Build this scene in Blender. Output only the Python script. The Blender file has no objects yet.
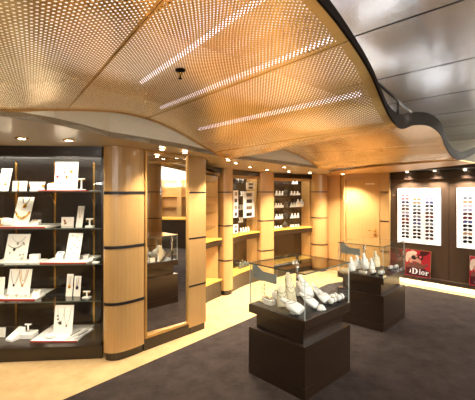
import bpy, bmesh, math, random
import numpy as np
from mathutils import Vector, Matrix
random.seed(7)
PI = math.pi
SC = bpy.context.scene
COL = SC.collection
F, CX, HY, EYE = 357.0, 237.5, 191.0, 1.8      # focal length in px (475 wide), horizon row, eye height

# ------------------------------------------------------------------ camera
cam_d = bpy.data.cameras.new('camera')
cam_d.sensor_fit = 'HORIZONTAL'
cam_d.sensor_width = 36.0
cam_d.lens = F / 475.0 * 36.0
cam_d.shift_y = -(200.0 - HY) / 475.0
cam_d.clip_start = 0.02
cam = bpy.data.objects.new('camera', cam_d)
cam.location = (0, 0, EYE)
cam.rotation_euler = (PI / 2, 0, 0)
COL.objects.link(cam)
SC.camera = cam

# ------------------------------------------------------------------ world, exposure
wd = bpy.data.worlds.new('world')
wd.use_nodes = True
wd.node_tree.nodes['Background'].inputs[0].default_value = (1.0, 0.9, 0.78, 1)
wd.node_tree.nodes['Background'].inputs[1].default_value = 0.3
SC.world = wd
SC.view_settings.view_transform = 'Standard'
SC.view_settings.look = 'None'
SC.view_settings.gamma = 1.0
SC.view_settings.exposure = 0.12
SC.cycles.transparent_max_bounces = 32
SC.cycles.max_bounces = 10
WARM = (1.0, 0.90, 0.74)
NEUT = (1.0, 0.96, 0.90)
SPOT_W = 150.0          # a soffit downlight
FILL_W = 130.0         # the added fill lights out of view
CAB_W = 7.0            # LED strips in the show cabinets


def area_light(name, loc, sx, sy, watts, color, rot=(0, 0, 0)):
    l = bpy.data.lights.new(name, 'AREA')
    l.shape = 'RECTANGLE'
    l.size, l.size_y = sx, sy
    l.energy = watts
    l.color = color
    o = bpy.data.objects.new(name, l)
    o.location = loc
    o.rotation_euler = rot
    COL.objects.link(o)
    return o


# added fill lights under the ceiling, unseen, behind and right of the camera
area_light('added_fill_light', (4.6, 3.2, 2.66), 0.9, 0.9, FILL_W, NEUT)
area_light('added_fill_light', (2.6, 0.4, 2.66), 0.9, 0.9, FILL_W, NEUT)
area_light('added_fill_light', (0.6, -1.6, 2.66), 0.9, 0.9, FILL_W, NEUT)
area_light('added_fill_light', (4.9, 5.2, 2.66), 0.6, 0.6, FILL_W * .5, NEUT)
area_light('added_fill_light', (6.0, 1.0, 2.66), 0.9, 0.9, FILL_W, NEUT)

# light inside the plenum above the perforated canopy
for x, y, w in ((-1.5, 1.0, 9), (-.7, 2.2, 7), (.5, 3.0, 5), (1.2, 4.6, 4), (-.6, .4, 7), (.2, 1.5, 3.5)):
    area_light('plenum_light', (x, y, 2.56), 1.3, 1.0, w, (1, .97, .92), (PI, 0, math.radians(-45)))

def aimed_spot(loc, target, watts, deg, color):
    l = bpy.data.lights.new('added_spot', 'SPOT')
    l.energy, l.color = watts, color
    l.spot_size, l.spot_blend, l.shadow_soft_size = math.radians(deg), .5, .05
    o = bpy.data.objects.new('added_spot', l)
    o.location = loc
    o.rotation_euler = (Vector(target) - Vector(loc)).to_track_quat('-Z', 'Y').to_euler()
    COL.objects.link(o)


# added spots, out of view, brightening the contents of the two glass cases
aimed_spot((2.35, 2.3, 2.66), (.63, 3.55, .8), 190, 24, NEUT)
aimed_spot((4.3, 3.6, 2.66), (1.9, 5.0, .8), 240, 20, NEUT)
# added upward fill, unseen behind and to the right, brightening the gold canopy
area_light('added_uplight', (-1.8, -2.9, 2.02), 2.4, .5, 150, NEUT, (math.radians(170), 0, 0))
area_light('added_uplight', (2.6, -2.9, 2.02), 3.0, .5, 180, NEUT, (math.radians(170), 0, 0))
area_light('added_uplight', (7.8, 2.5, 2.02), .5, 4.0, 170, NEUT, (0, math.radians(-165), 0))


# ------------------------------------------------------------------ materials
def new_mat(name):
    m = bpy.data.materials.new(name)
    m.use_nodes = True
    return m, m.node_tree.nodes, m.node_tree.links, m.node_tree.nodes['Principled BSDF']


def lin(c):
    return tuple(((v / 255) / 12.92 if v <= 10 else ((v / 255 + .055) / 1.055) ** 2.4) for v in c)


def plain(name, rgb, rough=.5, metal=0.0, coat=0.0, noise=0.06, scale=30, spec=.5, bump=0.0):
    """a colour with a faint procedural mottling"""
    m, N, L, p = new_mat(name)
    c = lin(rgb)
    tc = N.new('ShaderNodeTexCoord')
    n = N.new('ShaderNodeTexNoise')
    n.inputs['Scale'].default_value = scale
    n.inputs['Detail'].default_value = 3
    L.new(tc.outputs['Object'], n.inputs['Vector'])
    r = N.new('ShaderNodeValToRGB')
    r.color_ramp.elements[0].position = .3
    r.color_ramp.elements[1].position = .7
    r.color_ramp.elements[0].color = tuple(v * (1 - noise) for v in c) + (1,)
    r.color_ramp.elements[1].color = tuple(min(1, v * (1 + noise)) for v in c) + (1,)
    L.new(n.outputs['Fac'], r.inputs['Fac'])
    L.new(r.outputs['Color'], p.inputs['Base Color'])
    p.inputs['Roughness'].default_value = rough
    p.inputs['Metallic'].default_value = metal
    p.inputs['Coat Weight'].default_value = coat
    p.inputs['Specular IOR Level'].default_value = spec
    if bump:
        b = N.new('ShaderNodeBump')
        b.inputs['Strength'].default_value = bump
        b.inputs['Distance'].default_value = .01
        L.new(n.outputs['Fac'], b.inputs['Height'])
        L.new(b.outputs['Normal'], p.inputs['Normal'])
    return m


def wood(name, dark, light, rough=.3, axis='z', coat=.3):
    m, N, L, p = new_mat(name)
    tc = N.new('ShaderNodeTexCoord')
    mp = N.new('ShaderNodeMapping')
    mp.inputs['Scale'].default_value = {'z': (26, 26, .9), 'x': (.9, 26, 26), 'y': (26, .9, 26)}[axis]
    L.new(tc.outputs['Object'], mp.inputs['Vector'])
    n = N.new('ShaderNodeTexNoise')
    n.inputs['Scale'].default_value = 2.2
    n.inputs['Detail'].default_value = 6
    n.inputs['Roughness'].default_value = .6
    L.new(mp.outputs['Vector'], n.inputs['Vector'])
    r = N.new('ShaderNodeValToRGB')
    r.color_ramp.elements[0].position = .25
    r.color_ramp.elements[1].position = .75
    r.color_ramp.elements[0].color = lin(dark) + (1,)
    r.color_ramp.elements[1].color = lin(light) + (1,)
    L.new(n.outputs['Fac'], r.inputs['Fac'])
    L.new(r.outputs['Color'], p.inputs['Base Color'])
    p.inputs['Roughness'].default_value = rough
    p.inputs['Coat Weight'].default_value = coat
    p.inputs['Coat Roughness'].default_value = .12
    return m


def emit(name, rgb, strength):
    m, N, L, p = new_mat(name)
    p.inputs['Base Color'].default_value = lin(rgb) + (1,)
    p.inputs['Emission Color'].default_value = lin(rgb) + (1,)
    p.inputs['Emission Strength'].default_value = strength
    return m


def glass_mat(name, tint=(1, 1, 1), ior=1.45, boost=1.0):
    m, N, L, p = new_mat(name)
    N.remove(p)
    out = N['Material Output']
    t = N.new('ShaderNodeBsdfTransparent')
    t.inputs['Color'].default_value = tint + (1,)
    g = N.new('ShaderNodeBsdfGlossy')
    g.inputs['Roughness'].default_value = .01
    fr = N.new('ShaderNodeFresnel')
    fr.inputs['IOR'].default_value = ior
    mx = N.new('ShaderNodeMixShader')
    ml = N.new('ShaderNodeMath')
    ml.operation = 'MULTIPLY'
    gm = N.new('ShaderNodeNewGeometry')      # only the outer faces of a pane mirror, the inner ones let through
    sb = N.new('ShaderNodeMath')
    sb.operation = 'SUBTRACT'
    sb.inputs[0].default_value = 1.0
    L.new(gm.outputs['Backfacing'], sb.inputs[1])
    bo = N.new('ShaderNodeMath')             # both surfaces of the pane mirror
    bo.operation = 'MULTIPLY'
    bo.use_clamp = True
    bo.inputs[1].default_value = boost
    L.new(fr.outputs['Fac'], bo.inputs[0])
    L.new(bo.outputs[0], ml.inputs[0])
    L.new(sb.outputs[0], ml.inputs[1])
    L.new(ml.outputs[0], mx.inputs['Fac'])
    L.new(t.outputs[0], mx.inputs[1])
    L.new(g.outputs[0], mx.inputs[2])
    L.new(mx.outputs[0], out.inputs['Surface'])
    return m


def gold_sheet_mat():
    """gold anodised sheet with staggered round holes; UVs are metres"""
    m, N, L, p = new_mat('perforated gold sheet')
    out = N['Material Output']
    uv = N.new('ShaderNodeUVMap')
    PITCH = .027

    def math_node(op, a, b=None):
        n = N.new('ShaderNodeMath')
        n.operation = op
        for i, v in enumerate((a, b)):
            if v is None:
                continue
            if isinstance(v, (int, float)):
                n.inputs[i].default_value = v
            else:
                L.new(v, n.inputs[i])
        return n.outputs[0]

    def grid(off):
        a = N.new('ShaderNodeVectorMath')
        a.operation = 'MULTIPLY_ADD'
        a.inputs[1].default_value = (1 / PITCH, 1 / PITCH, 0)
        a.inputs[2].default_value = (off, off, 0)
        L.new(uv.outputs[0], a.inputs[0])
        f = N.new('ShaderNodeVectorMath')
        f.operation = 'FRACTION'
        L.new(a.outputs[0], f.inputs[0])
        s = N.new('ShaderNodeVectorMath')
        s.operation = 'SUBTRACT'
        s.inputs[1].default_value = (.5, .5, 0)
        L.new(f.outputs[0], s.inputs[0])
        ln = N.new('ShaderNodeVectorMath')
        ln.operation = 'LENGTH'
        L.new(s.outputs[0], ln.inputs[0])
        return math_node('LESS_THAN', ln.outputs['Value'], .155)
    holes = math_node('MAXIMUM', grid(0.0), grid(0.5))
    sep = N.new('ShaderNodeSeparateXYZ')
    L.new(uv.outputs[0], sep.inputs[0])
    u, v = sep.outputs[0], sep.outputs[1]
    # no holes near joints (every 0.9 m of wave length) nor along the two ends
    vm = math_node('FRACT', math_node('DIVIDE', math_node('ADD', v, 10.12), .90))
    inside = math_node('MULTIPLY', math_node('GREATER_THAN', vm, .016), math_node('LESS_THAN', vm, .984))
    ends = math_node('MULTIPLY', math_node('GREATER_THAN', u, .05), math_node('LESS_THAN', u, 0.0))
    att = N.new('ShaderNodeAttribute')
    att.attribute_name = 'edge'
    ok = math_node('MULTIPLY', inside, math_node('GREATER_THAN', att.outputs['Fac'], .055))
    holes = math_node('MULTIPLY', holes, ok)
    joint = math_node('MULTIPLY', math_node('LESS_THAN', vm, .006), 1.0)
    mpg = N.new('ShaderNodeMapping')
    mpg.inputs['Scale'].default_value = (2.0, 60, 1)
    L.new(uv.outputs[0], mpg.inputs['Vector'])
    n = N.new('ShaderNodeTexNoise')
    n.inputs['Scale'].default_value = 1.6
    n.inputs['Detail'].default_value = 4
    L.new(mpg.outputs[0], n.inputs['Vector'])
    r = N.new('ShaderNodeValToRGB')
    r.color_ramp.elements[0].color = lin((216, 176, 104)) + (1,)
    r.color_ramp.elements[1].color = lin((238, 204, 138)) + (1,)
    L.new(n.outputs['Fac'], r.inputs['Fac'])
    mj = N.new('ShaderNodeMix')
    mj.data_type = 'RGBA'
    mj.inputs['B'].default_value = lin((96, 62, 24)) + (1,)
    L.new(joint, mj.inputs['Factor'])
    L.new(r.outputs['Color'], mj.inputs['A'])
    L.new(mj.outputs['Result'], p.inputs['Base Color'])
    p.inputs['Metallic'].default_value = .6
    p.inputs['Roughness'].default_value = .27
    t = N.new('ShaderNodeBsdfTransparent')
    mx = N.new('ShaderNodeMixShader')
    L.new(holes, mx.inputs['Fac'])
    L.new(p.outputs[0], mx.inputs[1])
    L.new(t.outputs[0], mx.inputs[2])
    L.new(mx.outputs[0], out.inputs['Surface'])
    return m


def carpet_mat(name, a, b):
    m, N, L, p = new_mat(name)
    tc = N.new('ShaderNodeTexCoord')
    n1 = N.new('ShaderNodeTexNoise')
    n1.inputs['Scale'].default_value = 5
    n1.inputs['Detail'].default_value = 8
    n1.inputs['Roughness'].default_value = .7
    L.new(tc.outputs['Object'], n1.inputs['Vector'])
    n2 = N.new('ShaderNodeTexNoise')
    n2.inputs['Scale'].default_value = 160
    L.new(tc.outputs['Object'], n2.inputs['Vector'])
    r = N.new('ShaderNodeValToRGB')
    r.color_ramp.elements[0].position = .35
    r.color_ramp.elements[1].position = .68
    r.color_ramp.elements[0].color = lin(a) + (1,)
    r.color_ramp.elements[1].color = lin(b) + (1,)
    L.new(n1.outputs['Fac'], r.inputs['Fac'])
    L.new(r.outputs['Color'], p.inputs['Base Color'])
    bp = N.new('ShaderNodeBump')
    bp.inputs['Strength'].default_value = .6
    bp.inputs['Distance'].default_value = .006
    L.new(n2.outputs['Fac'], bp.inputs['Height'])
    L.new(bp.outputs['Normal'], p.inputs['Normal'])
    p.inputs['Roughness'].default_value = .95
    p.inputs['Specular IOR Level'].default_value = .1
    return m


M = {
    'wood': wood('honey maple veneer', (183, 141, 84), (195, 153, 96), .24),
    'woodx': wood('honey maple veneer crosswise', (183, 141, 84), (195, 153, 96), .24, 'x'),
    'yellow': wood('yellow maple top', (214, 160, 62), (234, 184, 84), .3, 'x'),
    'brown': plain('dark brown lacquer', (40, 27, 17), .3, coat=.25, noise=.04),
    'brownwall': plain('satin brown wall panel', (82, 62, 45), .34, coat=.25, noise=.04),
    'umber': plain('umber cabinet back', (38, 26, 17), .22, coat=.3, noise=.06, scale=8),
    'black': plain('black metal', (26, 22, 20), .4, noise=.03),
    'darkedge': plain('dark bronze edge', (30, 22, 17), .7, noise=.05, spec=.1),
    'gold_sheet': gold_sheet_mat(),
    'gold_plain': plain('plain gold sheet', (214, 168, 96), .36, metal=.6, noise=.05, scale=6),
    'metal_ceiling': plain('dark metal ceiling panel', (186, 188, 194), .25, metal=.75, noise=.04, scale=3),
    'seam': plain('black shadow gap', (14, 12, 11), .8, noise=.02),
    'cream_paint': plain('pale cream paint', (238, 234, 214), .55, noise=.02),  # cream lightened in place of cove light on the upstand
    'soffit': plain('beige satin soffit', (178, 156, 118), .35, coat=.2, noise=.02),
    'plenum': plain('white plenum paint', (226, 220, 208), .7, noise=.03),
    'carpet': carpet_mat('taupe carpet', (48, 40, 36), (66, 56, 51)),
    'tanfloor': carpet_mat('tan carpet border', (182, 150, 102), (200, 168, 120)),
    'wall': plain('pale shop wall', (190, 182, 170), .6, noise=.04, scale=4),
    'glass': glass_mat('clear glass', (.97, .985, .975), 1.5, 1.7),
    'doorglass': glass_mat('cabinet glass', (.98, .98, .97), 1.45, .9),
    'glass_edge': plain('polished glass edge', (78, 88, 80), .15, coat=.6, noise=.03),
    'pane_edge': plain('bright ground pane edge', (186, 192, 184), .2, coat=.6, noise=.03),
    'mirror': None,
    'chrome': plain('chrome', (210, 208, 204), .12, metal=1, noise=.02),
    'brass': plain('brass', (204, 160, 84), .25, metal=1, noise=.04),
    'gold': plain('yellow gold', (222, 164, 60), .25, metal=.85, noise=.05),
    'silver': plain('dull silver', (150, 142, 130), .3, metal=.8, noise=.05),
    'white': plain('white acrylic', (246, 243, 236), .35, noise=.01),
    'card': plain('white card', (240, 234, 222), .6, noise=.02),
    'cream': plain('cream suede', (228, 214, 180), .8, noise=.03),
    'red': plain('red tray edge', (176, 44, 36), .4, noise=.03),
    'ruby': plain('ruby bead', (150, 24, 24), .2, coat=.5, noise=.05),
    'greyplate': plain('pale grey plate', (168, 176, 172), .35, coat=.2, noise=.02),
    'pearl': plain('ivory pearl', (236, 228, 212), .2, coat=.5, noise=.03),
    'blue': plain('blue enamel', (58, 120, 196), .3, noise=.05),
    'lamp': emit('lamp lens', (255, 242, 220), 22),
    'tube': emit('fluorescent tube', (246, 240, 255), 1.8),
    'led': emit('warm led strip', (255, 226, 168), 5),
    'whitepanel': emit('lit white display panel', (255, 252, 246), .55),
    'sign': plain('pale sign plate', (222, 206, 170), .4, noise=.02),
}


def mirror_mat():
    m, N, L, p = new_mat('mirror glass')
    p.inputs['Base Color'].default_value = (.80, .76, .70, 1)
    p.inputs['Metallic'].default_value = 1
    p.inputs['Roughness'].default_value = .015
    return m


M['mirror'] = mirror_mat()


# ------------------------------------------------------------------ mesh helpers
class MB:
    def __init__(self):
        self.bm = bmesh.new()

    def box(self, c, s, rot=None, bevel=0.0, mi=0):
        r = bmesh.ops.create_cube(self.bm, size=1.0)
        vs = r['verts']
        mt = Matrix.Translation(c) @ (rot.to_4x4() if rot else Matrix.Identity(4)) @ Matrix.Diagonal((s[0], s[1], s[2], 1))
        bmesh.ops.transform(self.bm, matrix=mt, verts=vs)
        fs = {f for v in vs for f in v.link_faces}
        for f in fs:
            f.material_index = mi
        if bevel:
            es = list({e for v in vs for e in v.link_edges})
            bmesh.ops.bevel(self.bm, geom=es, offset=bevel, segments=2, affect='EDGES', profile=.5)
        return self

    def prism(self, pts, z0, z1, mi=0):
        """vertical prism on a counter-clockwise outline"""
        a = [self.bm.verts.new((x, y, z0)) for x, y in pts]
        b = [self.bm.verts.new((x, y, z1)) for x, y in pts]
        n = len(pts)
        fs = [self.bm.faces.new(b), self.bm.faces.new(a[::-1])]
        for i in range(n):
            fs.append(self.bm.faces.new((a[i], a[(i + 1) % n], b[(i + 1) % n], b[i])))
        for f in fs:
            f.material_index = mi
        return self

    def plate(self, pts, y0, y1, mi=0):
        """prism on an outline in the xz plane, from y0 to y1"""
        a = [self.bm.verts.new((x, y0, z)) for x, z in pts]
        b = [self.bm.verts.new((x, y1, z)) for x, z in pts]
        n = len(pts)
        fs = [self.bm.faces.new(a), self.bm.faces.new(b[::-1])]
        for i in range(n):
            fs.append(self.bm.faces.new((a[(i + 1) % n], a[i], b[i], b[(i + 1) % n])))
        for f in fs:
            f.material_index = mi
        return self

    def tube(self, pts, r, seg=8, mi=0, closed=False):
        pts = [Vector(p) for p in pts]
        n = len(pts)
        rings = []
        up = Vector((0, 0, 1))
        for i, p in enumerate(pts):
            if closed:
                t = pts[(i + 1) % n] - pts[i - 1]
            else:
                t = pts[min(i + 1, n - 1)] - pts[max(i - 1, 0)]
            t.normalize()
            ref = up if abs(t.z) < .9 else Vector((1, 0, 0))
            u = t.cross(ref).normalized()
            w = u.cross(t).normalized()
            rr = r[i] if isinstance(r, (list, tuple)) else r
            rings.append([self.bm.verts.new(p + (u * math.cos(k / seg * 2 * PI) + w * math.sin(k / seg * 2 * PI)) * rr) for k in range(seg)])
        fs = []
        for i in range(n if closed else n - 1):
            A, B = rings[i], rings[(i + 1) % n]
            for k in range(seg):
                fs.append(self.bm.faces.new((A[k], A[(k + 1) % seg], B[(k + 1) % seg], B[k])))
        if not closed:
            fs.append(self.bm.faces.new(rings[0][::-1]))
            fs.append(self.bm.faces.new(rings[-1]))
        for f in fs:
            f.material_index = mi
            f.smooth = True
        return self

    def lathe(self, prof, seg=20, c=(0, 0, 0), sy=1.0, mi=0, cap=True):
        """profile [(r, z)...] turned about z at c; sy squashes it in y"""
        rings = []
        for r, z in prof:
            rings.append([self.bm.verts.new((c[0] + r * math.cos(k / seg * 2 * PI), c[1] + sy * r * math.sin(k / seg * 2 * PI), c[2] + z)) for k in range(seg)])
        fs = []
        for A, B in zip(rings, rings[1:]):
            for k in range(seg):
                fs.append(self.bm.faces.new((A[k], A[(k + 1) % seg], B[(k + 1) % seg], B[k])))
        if cap:
            fs.append(self.bm.faces.new(rings[0][::-1]))
            fs.append(self.bm.faces.new(rings[-1]))
        for f in fs:
            f.material_index = mi
            f.smooth = True
        return self

    def ball(self, c, r, sc=(1, 1, 1), seg=10, mi=0):
        res = bmesh.ops.create_uvsphere(self.bm, u_segments=seg, v_segments=max(6, seg // 2 + 1), radius=r)
        bmesh.ops.transform(self.bm, matrix=Matrix.Translation(c) @ Matrix.Diagonal((*sc, 1)), verts=res['verts'])
        for v in res['verts']:
            for f in v.link_faces:
                f.smooth = True
                f.material_index = mi
        return self

    def xform(self, mt):
        bmesh.ops.transform(self.bm, matrix=mt, verts=self.bm.verts)
        return self

    def build(self, name, mats, parent=None, loc=None, rotz=None, fix=True):
        if fix:
            bmesh.ops.recalc_face_normals(self.bm, faces=self.bm.faces)
        me = bpy.data.meshes.new(name)
        self.bm.to_mesh(me)
        self.bm.free()
        for mm in (mats if isinstance(mats, (list, tuple)) else [mats]):
            me.materials.append(M[mm] if isinstance(mm, str) else mm)
        o = bpy.data.objects.new(name, me)
        COL.objects.link(o)
        if parent:
            o.parent = parent
        if loc is not None:
            o.location = loc
        if rotz is not None:
            o.rotation_euler = (0, 0, rotz)
        return o


def tag(o, label, cat, group=None, kind=None):
    o['label'] = label
    o['category'] = cat
    if group:
        o['group'] = group
    if kind:
        o['kind'] = kind
    return o


def struct(o):
    o['kind'] = 'structure'
    return o


def thing(name, label, cat, loc=(0, 0, 0), rotz=0.0, group=None):
    o = bpy.data.objects.new(name, None)
    o.empty_display_size = .1
    COL.objects.link(o)
    o.location = loc
    o.rotation_euler = (0, 0, rotz)
    return tag(o, label, cat, group)


def copy_tree(o, parent=None):
    c = o.copy()
    COL.objects.link(c)
    c.parent = parent
    for ch in [x for x in bpy.data.objects if x.parent == o]:
        copy_tree(ch, c)
    return c


def P(px, py, d):
    """the point seen at a photo position, at depth d"""
    return Vector(((px - CX) / F * d, d, EYE - (py - HY) / F * d))


def PX(px, d):
    return (px - CX) / F * d


def on_z(px, py, z):
    d = (EYE - z) * F / (py - HY)
    return Vector(((px - CX) / F * d, d, z))


def curve(pts, n):
    """smooth resampling of (s, x, y, z) rows on n even values of s (Catmull-Rom tangents)"""
    a = np.array(pts, float)
    s = a[:, 0]
    v = a[:, 1:]
    m = np.gradient(v, s, axis=0)
    q = np.linspace(s[0], s[-1], n)
    out = []
    for x in q:
        i = min(max(np.searchsorted(s, x) - 1, 0), len(s) - 2)
        h = s[i + 1] - s[i]
        t = (x - s[i]) / h
        out.append((2 * t**3 - 3 * t**2 + 1) * v[i] + (t**3 - 2 * t**2 + t) * h * m[i] + (-2 * t**3 + 3 * t**2) * v[i + 1] + (t**3 - t**2) * h * m[i + 1])
    return q, np.array(out)


# ------------------------------------------------------------------ plan of the shop front
def soff(d):
    """height of the lowered ceiling over the show fronts (the deck has camber)"""
    return float(np.interp(d, [0, 3.7, 4.7, 6.2, 7.1, 8.1], [2.30, 2.29, 2.265, 2.21, 2.185, 2.175]))


COLA = [(-1.455, 3.93), (-1.44, 3.84), (-1.40, 3.795), (-1.33, 3.775), (-1.25, 3.795), (-1.16, 3.87), (-1.05, 4.0), (-1.12, 4.32), (-1.455, 4.32)]
MIR0, MIR1 = Vector((-1.045, 4.02)), Vector((-.615, 4.475))
COLB1 = Vector((-.41, 4.70))
C3A, C3B = Vector((-.237, 6.13)), Vector((-.083, 6.30))
C4A, C4B = Vector((.464, 7.14)), Vector((.746, 7.32))
C5A, C5B = Vector((1.70, 8.06)), Vector((2.05, 8.16))
DOORA, DOORB = Vector((2.27, 7.62)), Vector((2.985, 7.02))
WALL0, WDIR = Vector((3.147, 7.0)), Vector((.696, -.718)).normalized()
WANG = math.atan2(WDIR.y, WDIR.x)
# ------------------------------------------------------------------ floor
m = MB()
m.prism([(-5.5, -3.5), (8.5, -3.5), (8.5, 10), (-5.5, 10)], -.12, 0)
struct(m.build('floor', 'tanfloor'))
m = MB()
m.prism([(-2.9, 1.4), (-2.4, -3.4), (8.4, -3.4), (8.4, 1.4), (4.25, 5.72), (3.24, 6.76), (2.9, 6.72), (2.2, 7.15), (1.75, 6.9), (.2, 5.06), (-1.5, 3.07)], 0, .006)
struct(m.build('floor_carpet', 'carpet'))

# ------------------------------------------------------------------ gold wave canopy
# front edge of the lowered ceiling, from plan positions on its underside
se = [(-2.75, .9), (-2.1, 1.55)]
for px, py, z in ((0, 116, 2.30), (55, 124.5, 2.295), (110, 137, 2.29), (150, 143.5, 2.275), (182, 148.5, 2.26), (225, 157.5, 2.225), (250, 160.5, 2.21), (276, 163.5, 2.20), (300, 166.5, 2.19), (321, 169.2, 2.18)):
    p = on_z(px, py, z)
    se.append((p.x, p.y))
se += [(1.9, 7.1), (2.45, 7.45)]
SEZ = [2.30, 2.30, 2.30, 2.295, 2.29, 2.275, 2.26, 2.225, 2.21, 2.20, 2.19, 2.18, 2.175, 2.17]


def edge_depth(px):
    k = (px - CX) / F
    for (x0, y0), (x1, y1) in zip(se, se[1:]):
        a, b = x0 - k * y0, x1 - k * y1
        if a <= 0 <= b and a != b:
            t = a / (a - b)
            return y0 + t * (y1 - y0)
    return 7.3


def Lp(s, px, py, off=-.05):
    p = P(px, py, edge_depth(px) + off)
    return (s, p.x, p.y, p.z)


LR = [(-4.2, -2.9, .45, 2.22), (-3.2, -2.2, 1.22, 2.2), Lp(-2.5, 0, 110), Lp(-2.0, 45, 110), Lp(-1.5, 90, 110.5), Lp(-1.15, 120, 112.5), Lp(-.78, 150, 119.5), Lp(-.45, 180, 132.5), Lp(-.2, 203, 146), Lp(0, 225, 157.2),
      Lp(.45, 247, 152.7), Lp(.95, 269.5, 149.6), Lp(1.4, 283.7, 150), Lp(1.8, 298, 154.6), Lp(2.15, 310.5, 161.6), Lp(2.5, 320, 168.3), (3.2, 1.9, 7.0, 2.22)]
RR = [(-4.2, -2.5, -2.2, 2.3), (-3.2, -1.3, -.55, 2.22), (-2.5, -.58, .27, 2.26), (-1.9, -.15, .80, 2.40), (-1.16, .288, 1.343, 2.53), (-.82, .503, 1.61, 2.48), (-.54, .679, 1.83, 2.40), (-.29, .836, 2.02, 2.262), (-.12, .93, 2.14, 2.215), (0, 1.018, 2.25, 2.20),
      (.25, 1.19, 2.46, 2.255), (.5, 1.36, 2.68, 2.302), (.85, 1.58, 2.94, 2.338), (1.3, 1.87, 3.29, 2.318), (1.7, 2.10, 3.62, 2.262), (2.1, 2.34, 3.92, 2.193), (2.4, 2.56, 4.15, 2.165), (2.75, 2.88, 4.52, 2.22), (3.2, 3.46, 5.15, 2.37)]
NS, NU = 160, 40
q, LC = curve(LR, NS)
q, RC = curve(RR, NS)
bm = bmesh.new()
uvl = bm.loops.layers.uv.new('UVMap')
ed = bm.verts.layers.float.new('edge')
grid, arc = [], 0.0
mid = (LC + RC) / 2
for i in range(NS):
    if i:
        arc += float(np.linalg.norm(mid[i] - mid[i - 1]))
    row = []
    w = float(np.linalg.norm(RC[i] - LC[i]))
    for j in range(NU):
        t = j / (NU - 1)
        p = LC[i] * (1 - t) + RC[i] * t
        v = bm.verts.new(p)
        v[ed] = min(t, 1 - t) * w
        row.append((v, (t * w, arc)))
    grid.append(row)
for i in range(NS - 1):
    for j in range(NU - 1):
        c = [grid[i][j], grid[i + 1][j], grid[i + 1][j + 1], grid[i][j + 1]]
        f = bm.faces.new([x[0] for x in c])
        f.smooth = True
        for lp, x in zip(f.loops, c):
            lp[uvl].uv = x[1]
me = bpy.data.meshes.new('ceiling_wave_canopy')
bm.to_mesh(me)
bm.free()
me.materials.append(M['gold_sheet'])
canopy = struct(bpy.data.objects.new('ceiling_wave_canopy', me))
COL.objects.link(canopy)


def band(rail, heights, off, th, name, mat):
    """an edge strip that follows a rail: thickness th in plan, given height upwards"""
    mb = MB()
    pr = []
    for i in range(len(rail)):
        a, b = rail[max(i - 1, 0)], rail[min(i + 1, len(rail) - 1)]
        t = Vector((b[0] - a[0], b[1] - a[1], 0)).normalized()
        nrm = Vector((t.y, -t.x, 0))
        p = Vector(rail[i]) + nrm * off
        qd = p + nrm * th
        h = heights[i]
        pr.append([mb.bm.verts.new(p + Vector((0, 0, -.006))), mb.bm.verts.new(qd + Vector((0, 0, -.006))), mb.bm.verts.new(qd + Vector((0, 0, h))), mb.bm.verts.new(p + Vector((0, 0, h)))])
    for A, B in zip(pr, pr[1:]):
        for k in range(4):
            mb.bm.faces.new((A[k], A[(k + 1) % 4], B[(k + 1) % 4], B[k]))
    mb.bm.faces.new(pr[0])
    mb.bm.faces.new(pr[-1][::-1])
    return mb.build(name, mat, canopy)


hs = np.interp(q, [-4, -1.2, -.6, -.3, -.12, 0, .6, 1.5, 2.2, 3.2], [.045, .045, .03, .03, .06, .085, .09, .10, .095, .08])
band([tuple(x) for x in RC], hs, 0.0, .012, 'edge_band', 'darkedge')
band([tuple(x) for x in LC], [.02] * NS, -.012, .012, 'edge_trim', 'gold_plain')


def canopy_at(s, t):
    i = int(np.clip(round((s - q[0]) / (q[-1] - q[0]) * (NS - 1)), 0, NS - 1))
    return Vector(LC[i] * (1 - t) + RC[i] * t)


# strut and hanger that brace the canopy's edge under the dark ceiling
def rail_at(px):
    k = min(range(NS), key=lambda i: abs(RC[i][0] / RC[i][1] * F + CX - px) if RC[i][1] > .3 else 1e9)
    return Vector(RC[k]) + Vector((.008, -.008, hs[k]))


ra, rb = rail_at(376), rail_at(409)
m = MB()
m.tube([ra, rb], .008, 8)
struct(m.build('ceiling_brace', 'black', canopy))
m = MB()
rc = rail_at(395)
rt = ra + (rb - ra) * ((rc.y - ra.y) / (rb.y - ra.y))
m.tube([rc - Vector((0, 0, .01)), (rc.x, rc.y, rt.z)], .008, 8)
struct(m.build('ceiling_hanger', 'black', canopy))

# added lights hidden along the canopy's edge, brightening the dark ceiling above
for s, w in ((-1.1, .18), (-.7, .3), (.15, 1.0), (.9, .5), (1.6, .8), (2.3, 1.6)):
    k = int(np.clip(round((s - q[0]) / (q[-1] - q[0]) * (NS - 1)), 1, NS - 2))
    p = Vector(RC[k]) * .94 + Vector(LC[k]) * .06
    tv = RC[k + 1] - RC[k - 1]
    area_light('added_edge_light', (p.x, p.y, p.z + .05), .45, .05, w, (1, .98, .95), (PI, 0, -math.atan2(tv[1], tv[0])))

# fluorescent tubes above the perforated sheet, seen through its holes
for s, t0, t1, txt in ((-.30, .05, .93, 'lowest on the near wave slope'), (-.72, .05, .93, 'midway up the near wave slope'), (-1.18, .25, .9, 'over the crest of the near wave')):
    a, b = canopy_at(s, t0), canopy_at(s, t1)
    a.z, b.z = a.z + .12, b.z + .12
    m = MB()
    m.tube([a, b], .016, 10)
    o = m.build('fluorescent_tube', 'tube')
    tag(o, 'white fluorescent tube glowing through the perforated gold ceiling, ' + txt, 'tube light', 'tubes above the gold canopy')

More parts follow.
